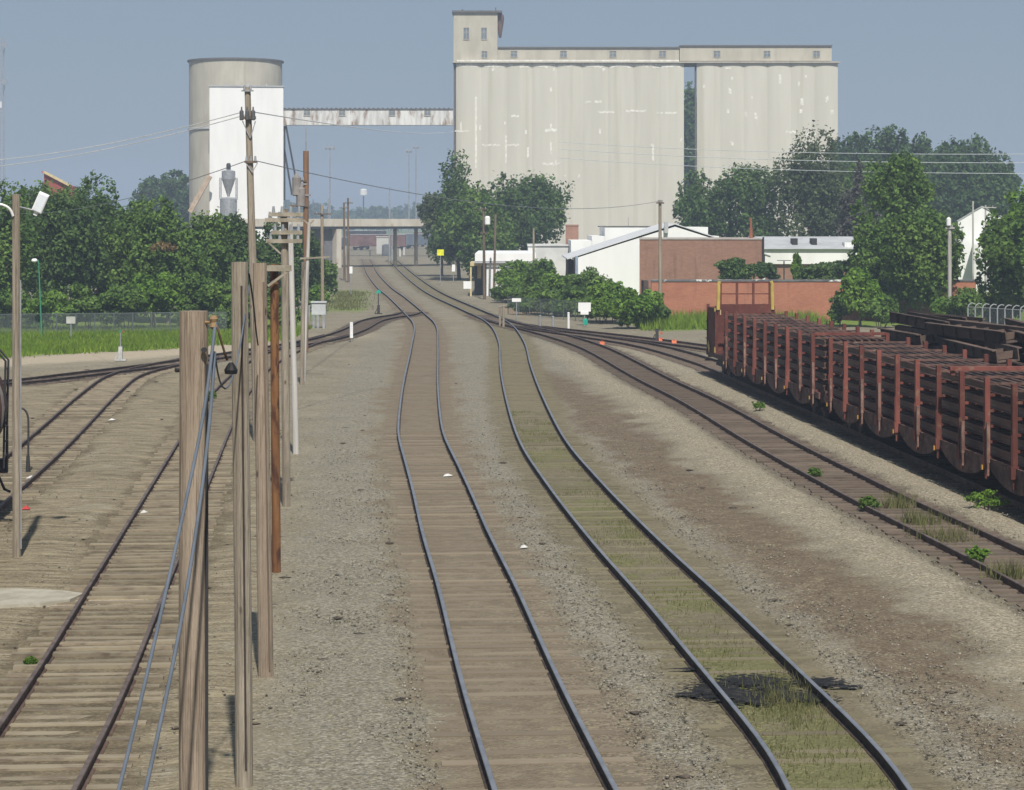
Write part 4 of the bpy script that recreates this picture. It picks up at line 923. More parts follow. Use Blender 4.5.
# brown brick building
Yw=176; ang=-math.atan((639.5-CX)/F)-.004; x0=wx(639.5,Yw); W=wx(762,Yw)-x0; zt=wz(239.5,Yw)
r=empty('brick_building',(x0,Yw,0),'brown brick building with flat parapet behind the orange wall','building',None,ang)
b=MB(); b.box2((0,0,-.2),(W,14,zt)); b.build('wall',BRICKB,r)
b=MB(); b.box2((-.03,-.06,zt),(W+.03,14.06,zt+.08)); b.build('coping',surf('coping_grey',(.33,.29,.26),(.42,.38,.34),1,bmp=0),r)
b=MB(); b.cyl((W-.7,5,zt+.08),(W-.7,5,zt+.95),.16,.14,8); b.cyl((W-.7,5,zt+.95),(W-.7,5,zt+1.75),.09,.08,8); b.build('chimney',plain('chimney_terracotta',(.28,.10,.06),.8),r)
b=MB(); b.box2((W-.02,-.2,zt-2.9),(W+.12,-.01,zt+.2)); b.build('downpipe_or_shade',DARK,r)
# orange brick wall building
Yw=163; r=empty('brick_wall',(wx(800,Yw),Yw,0),'long orange brick wall with tar edged coping behind the red flatcars','wall')
b=MB(); b.box2((wx(651.5,Yw),Yw,-.2),(wx(976,Yw),Yw+.5,wz(281.5,Yw))); b.build('wall',BRICKO,r)
b=MB(); b.box2((wx(651,Yw),Yw-.06,wz(281.5,Yw)),(wx(976.4,Yw),Yw+.56,wz(279.6,Yw))); b.build('coping',surf('coping_tar',(.10,.10,.105),(.17,.17,.17),1,(1,1,1),c3=(.7,.7,.68),s3=.9,lo3=.56,hi3=.62,bmp=0),r)
b=MB(); b.box2((wx(646,Yw),Yw+3,-.1),(wx(651,Yw),Yw+6,wz(282,Yw))); b.build('side_wall',plain('dark_brown_render',(.08,.06,.055),.9),r)
# long white low building
Yw=200; r=empty('long_white_building',(wx(830,Yw),Yw,0),'long low white building with pale grey roof above the hedge','building')
b=MB(); b.box2((wx(763.5,Yw),Yw,wz(264,Yw)),(wx(935,Yw),Yw+14,wz(249,Yw))); b.build('fascia',WHITE2,r)
b=MB(); b.box2((wx(764.5,Yw),Yw+.3,-.2),(wx(934,Yw),Yw+13.5,wz(264,Yw))); b.build('wall',BRICKB,r)
b=MB(); x0,x1=wx(763,Yw),wx(936,Yw); b.add([(x0,Yw-.3,wz(249,Yw)),(x1,Yw-.3,wz(249,Yw)),(x1,Yw+7,wz(237,Yw)),(x0,Yw+7,wz(237,Yw)),(x1,Yw+14.3,wz(249,Yw)),(x0,Yw+14.3,wz(249,Yw))],[(0,1,2,3),(3,2,4,5),(0,5,4,1),(0,3,5),(1,4,2)]); b.build('roof',ROOFG,r)
for k,px in enumerate((798,817.5)):
    b=MB(); b.box2((wx(px-2.6,Yw),Yw+2,wz(246,Yw)),(wx(px+2.6,Yw),Yw+3.6,wz(238.5,Yw))); b.build('roof_vent',DARK,r)
b=MB(); b.box2((wx(846,Yw),Yw+.8,wz(248,Yw)),(wx(888,Yw),Yw+2.4,wz(242.5,Yw)));
for k in range(7): b.box((wx(848+k*6,Yw),Yw+.75,wz(245,Yw)),(.08,.08,.45))
b.build('roof_unit',WHITE2,r)
b=MB(); p=at(784,281,172); b.cyl((p.x,172,0),(p.x,172,wz(261,172)),.05,n=6); b.box((p.x,172,wz(260.5,172)),(1.1,.05,.05)); o=b.build('antenna_post',DARK,None,loc=(p.x,172,0)); setp(o,'thin dark post with a T top left of the climbing vine','post')
# white gabled house at right
Yw=232; ang=-math.atan((958-CX)/F)-.01; x0=wx(958,Yw); q=Yw/F/math.cos(ang); z_=lambda p:wz(p,Yw)
r=empty('white_house',(x0,Yw,0),'white gabled house seen between the trees at right','house',None,ang)
b=MB(); b.prism_y([(0,0),(44*q,0),(44*q,z_(219)),(23*q,z_(207.5)),(0,z_(221))],0,10); b.build('wall',WHITE,r)
b=MB()
for xa,za,xb,zb in[(-1,221.9,23,207),(23,207,45,219.2)]: b.beam(Vector((xa*q,5,z_(za)+.08)),Vector((xb*q,5,z_(zb)+.08)),10.2,.1)
b.build('roof',ROOFG,r)
b=MB(); b.box2((14*q,-3,-.1),(42*q,-.1,z_(244))); b.build('annex',WHITE2,r)

# ------------------------------------------------------------------ poles
def pole(bx,by,tx,ty,d0,d1,mat,label,name='utility_pole',cat='pole',group='utility poles',Y=None):
    if Y is None: base=gp(bx,by); Y=base.y
    else: base=Vector((wx(bx,Y),Y,0))
    top=at(tx,ty,Y); root=empty(name,(base.x,base.y,0),label,cat,group)
    b=MB(); n=7
    b.tube([(base.x+(top.x-base.x)*k/n+random.uniform(-.004,.004),Y,(top.z)*k/n-(.3 if k==0 else 0)) for k in range(n+1)],[d0/2+(d1-d0)/2*k/n for k in range(n+1)],14)
    b.build('shaft',mat,root,smooth=False); return root,base,top,Y
def on(base,top,z): 
    t=z/top.z; return Vector((base.x+(top.x-base.x)*t,base.y,z))
def crossarm(root,base,top,Y,py,x0,x1,mat=ARM,braces=True,ins=3,th=.1):
    z=wz(py,Y); b=MB(); b.box2((wx(x0,Y),Y-.12-th,z-th/2),(wx(x1,Y),Y-.12,z+th/2)); a=b.build('crossarm',mat,root)
    if ins:
        b=MB()
        for k in range(ins):
            x=wx(x0+(x1-x0)*(k+.5)/ins,Y); b.cyl((x,Y-.12-th/2,z+th/2),(x,Y-.12-th/2,z+th/2+.16),.045,.03,8)
        b.build('insulator',STEEL,a)
    return a
# nearest cut-off pole
r1,ba1,to1,Y1=pole(193.5,860,193.5,311,.335,.325,WOOD2,'thickest nearest cut off wooden pole with blue cables beside it',Y=25)
b=MB(); b.cyl((to1.x+.155,Y1-.06,.0),(to1.x+.158,Y1-.06,to1.z-.6),.022,n=6); b.build('ground_conduit',DARK,r1)
b=MB(); c=at(214,322,Y1); b.cyl((to1.x+.1,Y1-.06,c.z),(c.x+.03,Y1-.1,c.z),.018,n=6); b.lathe((c.x+.01,Y1-.1,c.z),[(.02,-.08),(.05,-.05),(.035,0),(.05,.04),(.03,.08)],10); b.build('insulator_bracket',surf('bracket_rust',(.2,.13,.07),(.3,.2,.1),4,bmp=0),r1)
b=MB(); c=at(206,349,Y1); b.cyl((c.x,Y1-.13,c.z),(c.x,Y1-.2,c.z),.03,n=8); c=at(179,370,Y1); b.cyl((c.x,Y1-.02,c.z),(c.x-.03,Y1-.05,c.z),.025,n=8); b.build('bolt',DARK,r1)
def cable(pts,r,mat,name,label,cat='cable',group=None):
    L=smoothline(pts,.3); b=MB(); b.tube(L,r,8); o=b.build(name,mat,None,smooth=True); setp(o,label,cat,group); return o
cable([at(215.5,322,Y1-.1),at(212,350,24.8),at(207,400,24.4),at(184,510,23.2),at(155,640,21.8),at(124,770,20.2),at(100,860,19)],.020,BLUEC,'guy_cable','blue grey cable sagging left past the nearest pole, outer one')
cable([at(214.5,352,Y1-.1),at(213.5,380,24.8),at(207,450,24.2),at(192,560,23),at(172,670,21.6),at(150,770,20.4),at(132,850,19.3)],.020,BLUEC,'guy_cable','blue grey cable sagging past the nearest pole, inner one')
cable([at(249,286,28.3),at(243,330,27.8),at(236,372,27),at(228,395,26.4),at(221,393,26),at(217,372,25.4),at(214.5,352,24.95)],.011,BLUEC,'signal_cable','thin pale blue cable looping from the split pole to the nearest pole')
cable([at(217,326,Y1-.12),at(221,342,25),at(227,360,25.1)],.014,surf('strap_brown',(.1,.07,.04),(.15,.1,.06),3,bmp=0),'insulator_strap','brown strap holding the black insulator beside the nearest pole')
b=MB(); c=at(231,369,25.1); b.lathe((c.x,c.y,c.z),[(.035,-.06),(.07,-.055),(.078,-.01),(.05,.04),(.022,.075)],12); o=b.build('cable_insulator',BLACK,None,loc=c); setp(o,'black rounded cable insulator hanging right of the nearest pole','insulator')
# split pole
r2,ba2,to2,Y2=pole(244.5,800,239.5,262,.225,.215,WOOD,'split grey pole with a dark crack, second from the camera',Y=28)
b=MB(); b.tube([(on(ba2,to2,z).x+.035,Y2-.108,z) for z in(0.3,2,4,to2.z-.3)],.014,6); b.build('crack_strip',plain('crack_dark',(.05,.04,.035),.95),r2)
r3,ba3,to3,Y3=pole(266,676,259.5,263,.245,.225,WOOD2,'grey brown pole planted right of the split pole, flat topped')
b=MB(); b.tube([(on(ba3,to3,z).x+.07,Y3-.1,z) for z in(0.1,2,4,to3.z-.3)],.015,6); b.build('ground_conduit',WOODD,r3)
cable([at(249,274,28.2),at(253,300,30),at(256,330,33),at(258,345,34.6)],.012,BLACK,'drop_cable','short black drop cable behind the split pole top')
r4,ba4,to4,Y4=pole(276.3,573,274.3,264,.185,.175,WOODO,'orange creosoted pole in the near pole group')
a=crossarm(r4,ba4,to4,Y4,268,262,292,ARM,ins=0,th=.12)
b=MB(); b.beam(at(291,269,Y4-.2),at(268,286,Y4-.2),.06,.05); b.build('brace',ARM,r4)
r5,ba5,to5,Y5=pole(286.5,506,284.5,209,.215,.19,WOOD,'grey pole carrying several stacked crossarms')
for py,x0,x1 in((214.5,270,304),(220,266,303),(232.5,272,303),(241,267,303)): crossarm(r5,ba5,to5,Y5,py,x0,x1,ARM,ins=4)
b=MB(); b.beam(at(268,242,Y5-.2),at(281,254,Y5-.2),.04,.04); b.build('brace',ARM,r5)
r6,ba6,to6,Y6=pole(296,455,290,213,.19,.17,WOODW,'pale whitewashed pole leaning beside the crossarm pole')
r7,ba7,to7,Y7=pole(302.2,386,303.5,262,.2,.17,WOOD,'short grey pole behind the pale leaning pole')
r7b,ba,to,Yq=pole(303.5,372,309,222,.17,.15,WOODW,'pale leaning pole with a small wishbone top',Y=100)
b=MB(); b.beam(at(304,220,Yq),at(309,225,Yq),.06,.06); b.beam(at(314,220,Yq),at(309,225,Yq),.06,.06); b.beam(at(300,258.5,Yq-.1),at(330,257,Yq-.1),.06,.08); b.build('crossarm',ARM,r7b)
r8,ba8,to8,Y8=pole(306,353,306,151,.26,.32,WOODR,'tall thick rusty brown pole above the pole row')
b=MB(); b.cyl(at(306,151,Y8),at(306,128,Y8),.03,n=6); b.build('top_spike',STEEL,r8)
for k,(px,py) in enumerate(((297,186),(301,197))):
    b=MB(); c=at(px,py,Y8); b.lathe((c.x,Y8-.2,c.z),[(.2,-.55),(.25,-.5),(.25,.45),(.14,.55),(.05,.75)],12); b.box((c.x+.3,Y8-.15,c.z+.1),(.5,.08,.1)); b.build('transformer',surf('transformer_grey%d'%k,(.2,.18,.17),(.28,.26,.25),2,bmp=0),r8)
crossarm(r8,ba8,to8,Y8,181,293,307,WOODD,ins=2); crossarm(r8,ba8,to8,Y8,206,290,308,WOODD,ins=3)
r9,*q9=pole(322.5,316,322,205,.28,.22,WOOD2,'weathered pole left of the overpass pier',Y=168)
crossarm(r9,*q9,214,314,331,WOODD,ins=3)
for bx,tx,ty,Yq,lb in((344.5,344,203,272,'left of the paired brown poles in front of the overpass'),(348.5,348,198,262,'right of the paired brown poles in front of the overpass')):
    rr,*qq=pole(bx,290,tx,ty,.3,.22,WOODD,lb,Y=Yq); crossarm(rr,*qq,ty+5,tx-5,tx+5,WOODD,ins=2)
# tall transformer pole
rt,bat,tot,Yt=pole(258,440,247.5,87,.33,.2,WOOD,'tallest pole with three transformers before the white elevator block',Y=73)
a=crossarm(rt,bat,tot,Yt,118,240.5,256.5,WOODD,ins=0,th=.1)
for k,px in enumerate((242.5,248,254)):
    b=MB(); c=at(px,115.5,Yt); b.lathe((c.x,Yt-.24,c.z),[(.05,-.17),(.07,-.15),(.07,.13),(.03,.17),(.02,.28)],10); b.build('transformer',plain('transformer_charcoal%d'%k,(.10,.10,.105),.6),rt)
b=MB(); b.beam(at(242.5,121,Yt-.15),at(250,138,Yt-.15),.03,.03); b.beam(at(255.5,121,Yt-.15),at(250.5,138,Yt-.15),.03,.03); b.build('brace',STEEL,rt)
crossarm(rt,bat,tot,Yt,91,242,254,STEEL,ins=2,th=.05); crossarm(rt,bat,tot,Yt,162,245,258,WOODD,ins=3,th=.07)
b=MB(); b.beam(at(246,163,Yt-.15),at(252,172,Yt-.15),.03,.03); b.beam(at(257.5,163,Yt-.15),at(252.5,172,Yt-.15),.03,.03); b.build('brace',STEEL,rt)
# left lamp pole
rl,bal,tol,Yl=pole(16.7,558,16,194,.185,.17,WOOD,'wooden lamp pole at the left edge with tilted white floodlight','lamp_pole')
b=MB(); b.tube([(on(bal,tol,z).x+.1,Yl-.03,z) for z in(.2,2,4,6)],.018,6); b.build('conduit',STEEL,rl)
b=MB(); L=smoothline([at(13,216,Yl-.1),at(11,209,Yl-.15),at(6,205.5,Yl-.2),at(-4,203.5,Yl-.25),at(-14,204,Yl-.3)],.05); b.tube(L,.028,8); b.build('lamp_arm',WHITE,rl)
b=MB(); c=at(-20,206,Yl-.3); b.lathe((c.x,c.y,c.z),[(.2,-.06),(.18,.03),(.06,.1)],14); b.build('lamp_head',WHITE,rl)
b=MB(); c=at(40.5,202.5,Yl-.15); R_=Euler((.2,math.radians(24),.15)).to_matrix(); b.box(c,(.22,.16,.42),rot=R_); b.mi=1; b.box(Vector(c)+R_@Vector((0,-.085,0)),(.19,.012,.38),rot=R_); b.mi=0; b.box(Vector(c)+R_@Vector((.0,.0,-.25)),(.08,.08,.10),rot=R_); fl=b.build('floodlight',[WHITE,plain('lens_pale',(.7,.74,.78),.3)],rl)
b=MB(); b.tube([at(20,207,Yl),at(28,209,Yl-.1),at(37,211,Yl-.15)],.02,6); b.build('bracket',STEEL,rl)
# green lamp post
rg,bag,tog,Yg=pole(41.8,338,38.5,260,.11,.07,GREENP,'thin green lamp post with white globe before the left trees','lamp_post','lamp post',None,Y=138)
b=MB(); c=at(34.5,260.5,Yg); b.lathe((c.x,Yg,c.z),[(.06,-.13),(.19,-.06),(.2,.03),(.1,.12)],12); b.build('lamp_head',WHITE,rg,smooth=True)
b=MB(); b.tube([at(38.5,261,Yg),at(36.5,259.5,Yg),at(34.5,259.5,Yg)],.03,6); b.build('lamp_arm',GREENP,rg)
# right poles
rp,bap,top_,Yp=pole(660.5,322,660,200,.30,.22,WOOD,'grey pole in front of the brick wall end',Y=158)
crossarm(rp,bap,top_,Yp,203,656,664,WOODD,ins=2)
rp2,*q2=pole(950,318,949.5,224,.30,.24,WOODW,'pale pole in front of the overhanging tree',Y=150); crossarm(rp2,*q2,228,945,954,WOODW,ins=2)
b=MB(); c=at(948,218,150); b.lathe((c.x,150-.25,c.z-.3),[(.1,-.25),(.16,-.2),(.16,.25),(.05,.35)],10); b.build('lamp_head',WHITE2,rp2)
rp3,*q3=pole(484.5,300,483.5,209,.30,.22,WOODD,'dark pole with a white transformer in front of the central trees',Y=206)
b=MB(); c=at(487.5,220.5,206); b.lathe((c.x,205.6,c.z),[(.2,-.4),(.26,-.35),(.26,.3),(.12,.42)],12); b.build('transformer',WHITE,rp3); crossarm(rp3,*q3,209,478,488,WOODD,ins=2); crossarm(rp3,*q3,233,480,488,WOODD,ins=0)
pole(494,298,495.5,214,.26,.2,WOODD,'bare dark pole right of the white transformer pole',Y=210)
pole(534,290,533.5,228,.24,.18,WOOD,'thin grey pole by the grey flat building',Y=205)
for px,ty,lb in((973,201,'left of two bare poles before the white house'),(985.5,205,'right of two bare poles before the white house')):
    rr,*qq=pole(px,300,px,ty,.22,.16,WOODW,lb,Y=222)
    if px>980: crossarm(rr,*qq,207.5,981,996,WOODW,ins=2)
rr,*qq=pole(112,250,112,190,.2,.14,WOODW,'hidden pole',Y=300) if False else (None,)
# overhead wires
def wire(a,c,sag,r,mat,label,group):
    pts=[]; 
    for k in range(25):
        t=k/24; p=a.lerp(c,t); p.z-=sag*4*t*(1-t); pts.append(p)
    b=MB(); b.tube(pts,r,5); o=b.build('power_line',mat,None); setp(o,label,'wire',group)
WG='overhead wires'
wire(at(-90,163,110),at(242.5,112,Yt-.2),.5,.016,WIREM,'upper pale wire from left edge to the transformer pole',WG)
wire(at(-90,171,110),at(254,112.5,Yt-.2),.5,.016,WIREM,'lower pale wire from left edge to the transformer pole',WG)
wire(at(254,112,Yt-.2),at(455,131,300),.5,.022,WIREM,'pale wire from the transformer pole toward the elevator',WG)
wire(at(-20,208,180),at(246,161,Yt-.2),1.0,.014,WIRED,'dark wire running behind the left wood to the tall pole',WG)
wire(at(257,161,Yt-.2),at(660,201,Yp-.2),1.0,.016,WIRED,'dark wire from the tall pole across to the pole by the brick wall',WG)
for k,(ya,yb_) in enumerate(((146,151.5),(152,160.5),(160,171.5))):
    wire(at(560,ya-4+k,300),at(1100,yb_+2,200),.6,.032,WIREM,['top pale wire crossing the right trees','middle pale wire crossing the right trees','bottom pale wire crossing the right trees'][k],WG)

# ------------------------------------------------------------------ signs, stands, fences
def sign(bx,by,w,h,py,mat,label,post=.04,Y=None,name='sign',postmat=None,extra=None,group=None):
    base=gp(bx,by); 
    if Y: base=Vector((wx(bx,Y),Y,0))
    Y=base.y; root=empty(name,base,label,'sign',group); z=wz(py,Y); W,Hh=w*Y/F,h*Y/F
    b=MB(); b.cyl((base.x,Y,-.1),(base.x,Y,z+Hh/2-.05),post,n=8); b.build('post',postmat or STEEL,root)
    b=MB(); b.box((base.x,Y-post-.02,z),(W,.03,Hh)); b.build('panel',mat,root)
    if extra: 
        ey,ew,eh,em=extra; b=MB(); b.box((base.x,Y-post-.03,wz(ey,Y)),(ew*Y/F,.05,eh*Y/F)); b.build('lower_panel',em,root)
    return root
sign(467.5,297,8,7.5,285,WHITE,'small white square sign at the porch of the low white building')
sign(584.5,326,12.5,9,307,WHITE,'larger white sign with a green plate on its post by the bushes',extra=(313,8,3,WHITE))
sign(516.5,322,9,3.5,300,WHITE2,'small double white sign on a post by the fence stubs')
sign(440.5,266,6.6,6,252.5,YELS,'bright yellow square sign near the overpass',Y=252)
sign(453.5,275,3.2,7,268,WHITE,'narrow white marker sign near the central trees',Y=248)
sign(71,340,9,7,320,surf('sign_grey',(.42,.42,.38),(.5,.5,.46),2,bmp=0),'greyish sign before the left fence',group=None)
sign(351.5,342,3,16,330,WHITE,'narrow white marker board beside the curving left track',post=.03)
sign(351,296,3,7,270,WHITE,'small white marker board below the overpass pier',post=.04)
p=gp(584.5,327); b=MB(); b.box((p.x+.05,p.y-.3,.35),(.32,.3,.36)); b.cyl((p.x+.05,p.y-.3,.53),(p.x+.05,p.y-.3,.6),.12,.08,8); o=b.build('green_box',TEAL,None,loc=p); setp(o,'small green box at the foot of the larger white sign','box')
def stand(bx,by,py,label,tw=4.5,mat=TEAL,postm=DARK,flag=None,base_mat=DARK):
    p=gp(bx,by); Y=p.y; root=empty('switch_stand',p,label,'switch stand','switch stands'); z=wz(py,Y)
    b=MB(); b.cyl((p.x,Y,0),(p.x,Y,z),.035,n=8); b.build('mast',postm,root)
    b=MB(); b.box((p.x,Y,.06),(.6,.3,.08)); b.prism_x([(Y-.12,.1),(Y+.12,.1),(Y+.05,.75),(Y-.05,.75)],p.x-.1,p.x+.1); b.beam((p.x-.08,Y,.5),(p.x-.26,Y-.1,.12),.05,.04); b.build('base',base_mat,root)
    W=tw*Y/F; b=MB(); b.add([(p.x-W/2,Y-.05,z-W*.3),(p.x+W/2,Y-.05,z-W*.3),(p.x+W/2,Y-.05,z+W*.1),(p.x,Y-.05,z+W*.55),(p.x-W/2,Y-.05,z+W*.1)]+[(p.x-W/2,Y-.03,z-W*.3),(p.x+W/2,Y-.03,z-W*.3),(p.x+W/2,Y-.03,z+W*.1),(p.x,Y-.03,z+W*.55),(p.x-W/2,Y-.03,z+W*.1)],[(0,1,2,3,4),(9,8,7,6,5)]+[(i,5+i,5+(i+1)%5,(i+1)%5) for i in range(5)]); b.build('target',mat,root)
    if flag: b=MB(); b.box((p.x+W*.95,Y-.04,z),(W*.5,.02,W*.5)); b.build('red_target',flag,root)
    return root
stand(378.5,314.5,292,'switch stand with a green target beside the left main track')
stand(120.5,361,331.5,'white based switch stand with green and red targets below the left grass',3.2,GREENP,STEEL,REDT,surf('stand_base_grey',(.35,.35,.34),(.5,.5,.48),5,bmp=0))
p=gp(663,342); r=stand(657,341,333,'low switch stand with yellow and orange targets before the bright bush',4.5,YEL,DARK,ORANGE)
for px,py,lb in((602,345,'orange derail block on the rusty track'),(661,341.5,'orange marker at the foot of the yellow switch stand'),(674,343.5,'orange derail block left of the flatcar end')):
    p=gp(px,py); b=MB(); b.prism_x([(p.y-.22,.02),(p.y+.22,.02),(p.y+.1,.2),(p.y-.1,.2)],p.x-.14,p.x+.14); b.box((p.x,p.y,.22),(.1,.26,.05)); o=b.build('derail_block',ORANGE,None,loc=p); setp(o,lb,'derail')
# grey cabinets left
for px,w,ty,by,lb in((319,14,302,329,'pale grey cabinet on legs left of the curving track'),):
    p=gp(px,by); Y=p.y; r=empty('relay_cabinet',p,lb,'cabinet'); W=w*Y/F; zt=wz(ty,Y)
    b=MB(); b.box((p.x,Y,zt-.45),(W,.6,.8)); b.box((p.x,Y,zt),(W+.12,.75,.1)); b.build('body',surf('cabinet_grey',(.44,.46,.46),(.52,.54,.54),2,bmp=0),r)
    b=MB()
    for s in(-.36,-.05,.36): b.box((p.x+s*W,Y-.2,(zt-.8)/2),(.16,.16,zt-.8))
    b.build('leg',STEEL,r)
    b=MB(); b.box((p.x-W*.9,Y,1.05),(.5,.3,1.1)); b.cyl((p.x-W*.9,Y,0),(p.x-W*.9,Y,.5),.06,n=6); b.box((p.x-W*.45,Y,1.55),(.5,.1,.1)); b.build('side_box',STEEL,r)
# posts by the centre fence
for k,(px,ty,by) in enumerate(((500,307,326),(503.5,306,327),(568.5,313,330),(553,317,329),(540,316,328))):
    p=gp(px,by); b=MB(); zt=wz(ty,p.y); b.cyl((p.x,p.y,-.1),(p.x,p.y,zt),.09,.08,8); b.cyl((p.x,p.y,zt),(p.x,p.y,zt+.05),.1,.05,8); o=b.build('fence_post',[WOOD,WOOD,WHITE2,STEEL,STEEL][k],None,loc=p)
    setp(o,['left of two close wooden stub posts by the small double sign','right of two close wooden stub posts by the small double sign','white stub post left of the larger white sign','grey stub post farthest right of the two before the scruffy bush','grey stub post nearest the scruffy olive bush'][k],'post','stub posts along the centre fence')
def fence(A,B_,h,n,label,arms=False,rail=True,mat=STEEL,pr=.035):
    root=empty('chain_link_fence',A,label,'fence'); A=Vector(A);B_=Vector(B_)
    for k in range(n+1):
        p=A.lerp(B_,k/n); b=MB(); b.cyl((p.x,p.y,-.1),(p.x,p.y,h),pr,n=8)
        if arms: b.tube([(p.x,p.y,h),(p.x+.06,p.y,h+.14),(p.x+.22,p.y,h+.24),(p.x+.4,p.y,h+.2)],pr*.8,6)
        b.build('post',mat,root)
    b=MB(); b.add([(A.x,A.y-.03,.05),(B_.x,B_.y-.03,.05),(B_.x,B_.y-.03,h),(A.x,A.y-.03,h)],[(0,1,2,3)]); b.build('mesh_panel',CHAIN,root)
    b=MB(); b.cyl((A.x,A.y,h),(B_.x,B_.y,h),.025,n=6); b.build('top_rail',mat,root)
fence((wx(-40,140),140,0),(wx(226,144),144,0),1.35,14,'low chain link fence along the grass before the left wood',mat=FENCED)
fence((wx(968,136),136,0),(wx(1060,128),128,0),2.0,12,'tall pale chain link fence with curved arms at right',True,mat=surf('fence_post_grey',(.24,.25,.25),(.32,.33,.33),2,bmp=0),pr=.05)
fence((wx(508,172),172,0),(wx(600,158),158,0),1.4,8,'sagging chain link fence before the bushes by the white buildings',mat=FENCED)

LIT=surf('litter_dull_white',(.5,.49,.46),(.62,.61,.58),8,bmp=0)
# small litter
for px,py,w,lb in((448,477,.27,'white scrap lying between the left main rails'),(524,549,.17,'small white scrap between the two main tracks'),(112,421,.25,'white scrap on the left yard dirt'),(32,479,.3,'white scrap under the lamp pole by the tank car'),(144,514,.18,'small white scrap by the old track rail')):
    p=gp(px,py); b=MB(); b.add([(p.x-w/2,p.y-w*.4,.03),(p.x+w*.4,p.y-w*.5,.05),(p.x+w/2,p.y+w*.4,.04),(p.x-w*.35,p.y+w*.5,.07),(p.x,p.y,.10)],[(0,1,4),(1,2,4),(2,3,4),(3,0,4),(3,2,1,0)]); o=b.build('litter_scrap',LIT,None,loc=p); setp(o,lb,'litter','white litter')
p=gp(26,510); b=MB(); b.add([(p.x-.1,p.y-.1,.03),(p.x+.1,p.y-.1,.03),(p.x+.1,p.y+.1,.03),(p.x-.1,p.y+.1,.03),(p.x,p.y,.12)],[(0,1,4),(1,2,4),(2,3,4),(3,0,4),(3,2,1,0)]); o=b.build('litter_scrap',REDT,None,loc=p); setp(o,'small red scrap at the foot of the lamp pole','litter')

# ------------------------------------------------------------------ flatcars with rails
ANG=math.atan(.0627)
def truck(b_y,root):
    b=MB()
    for s in(-1,1):
        b.prism_x([(b_y-1.25,.42),(b_y+1.25,.42),(b_y+1.1,.62),(b_y+.35,.78),(b_y-.35,.78),(b_y-1.1,.62)],s*1.02-.06,s*1.02+.06)
    b.box((0,b_y,.62),(2.0,.4,.3)); t=b.build('truck',DARK,root)
    for k in(-.87,.87):
        w=MB(); w.cyl((-.95,b_y+k,.45),(.95,b_y+k,.45),.07,n=8)
        for s in(-1,1): w.cyl((s*.69,b_y+k,.45+.17-.17),(s*.82,b_y+k,.45),.42,n=20); w.cyl((s*.66,b_y+k,.45),(s*.69,b_y+k,.45),.46,n=20)
        w.build('wheelset',surf('wheel_steel',(.06,.045,.04),(.1,.075,.065),3,bmp=0) if 'wheel_steel' not in MATS else MATS['wheel_steel'],t)
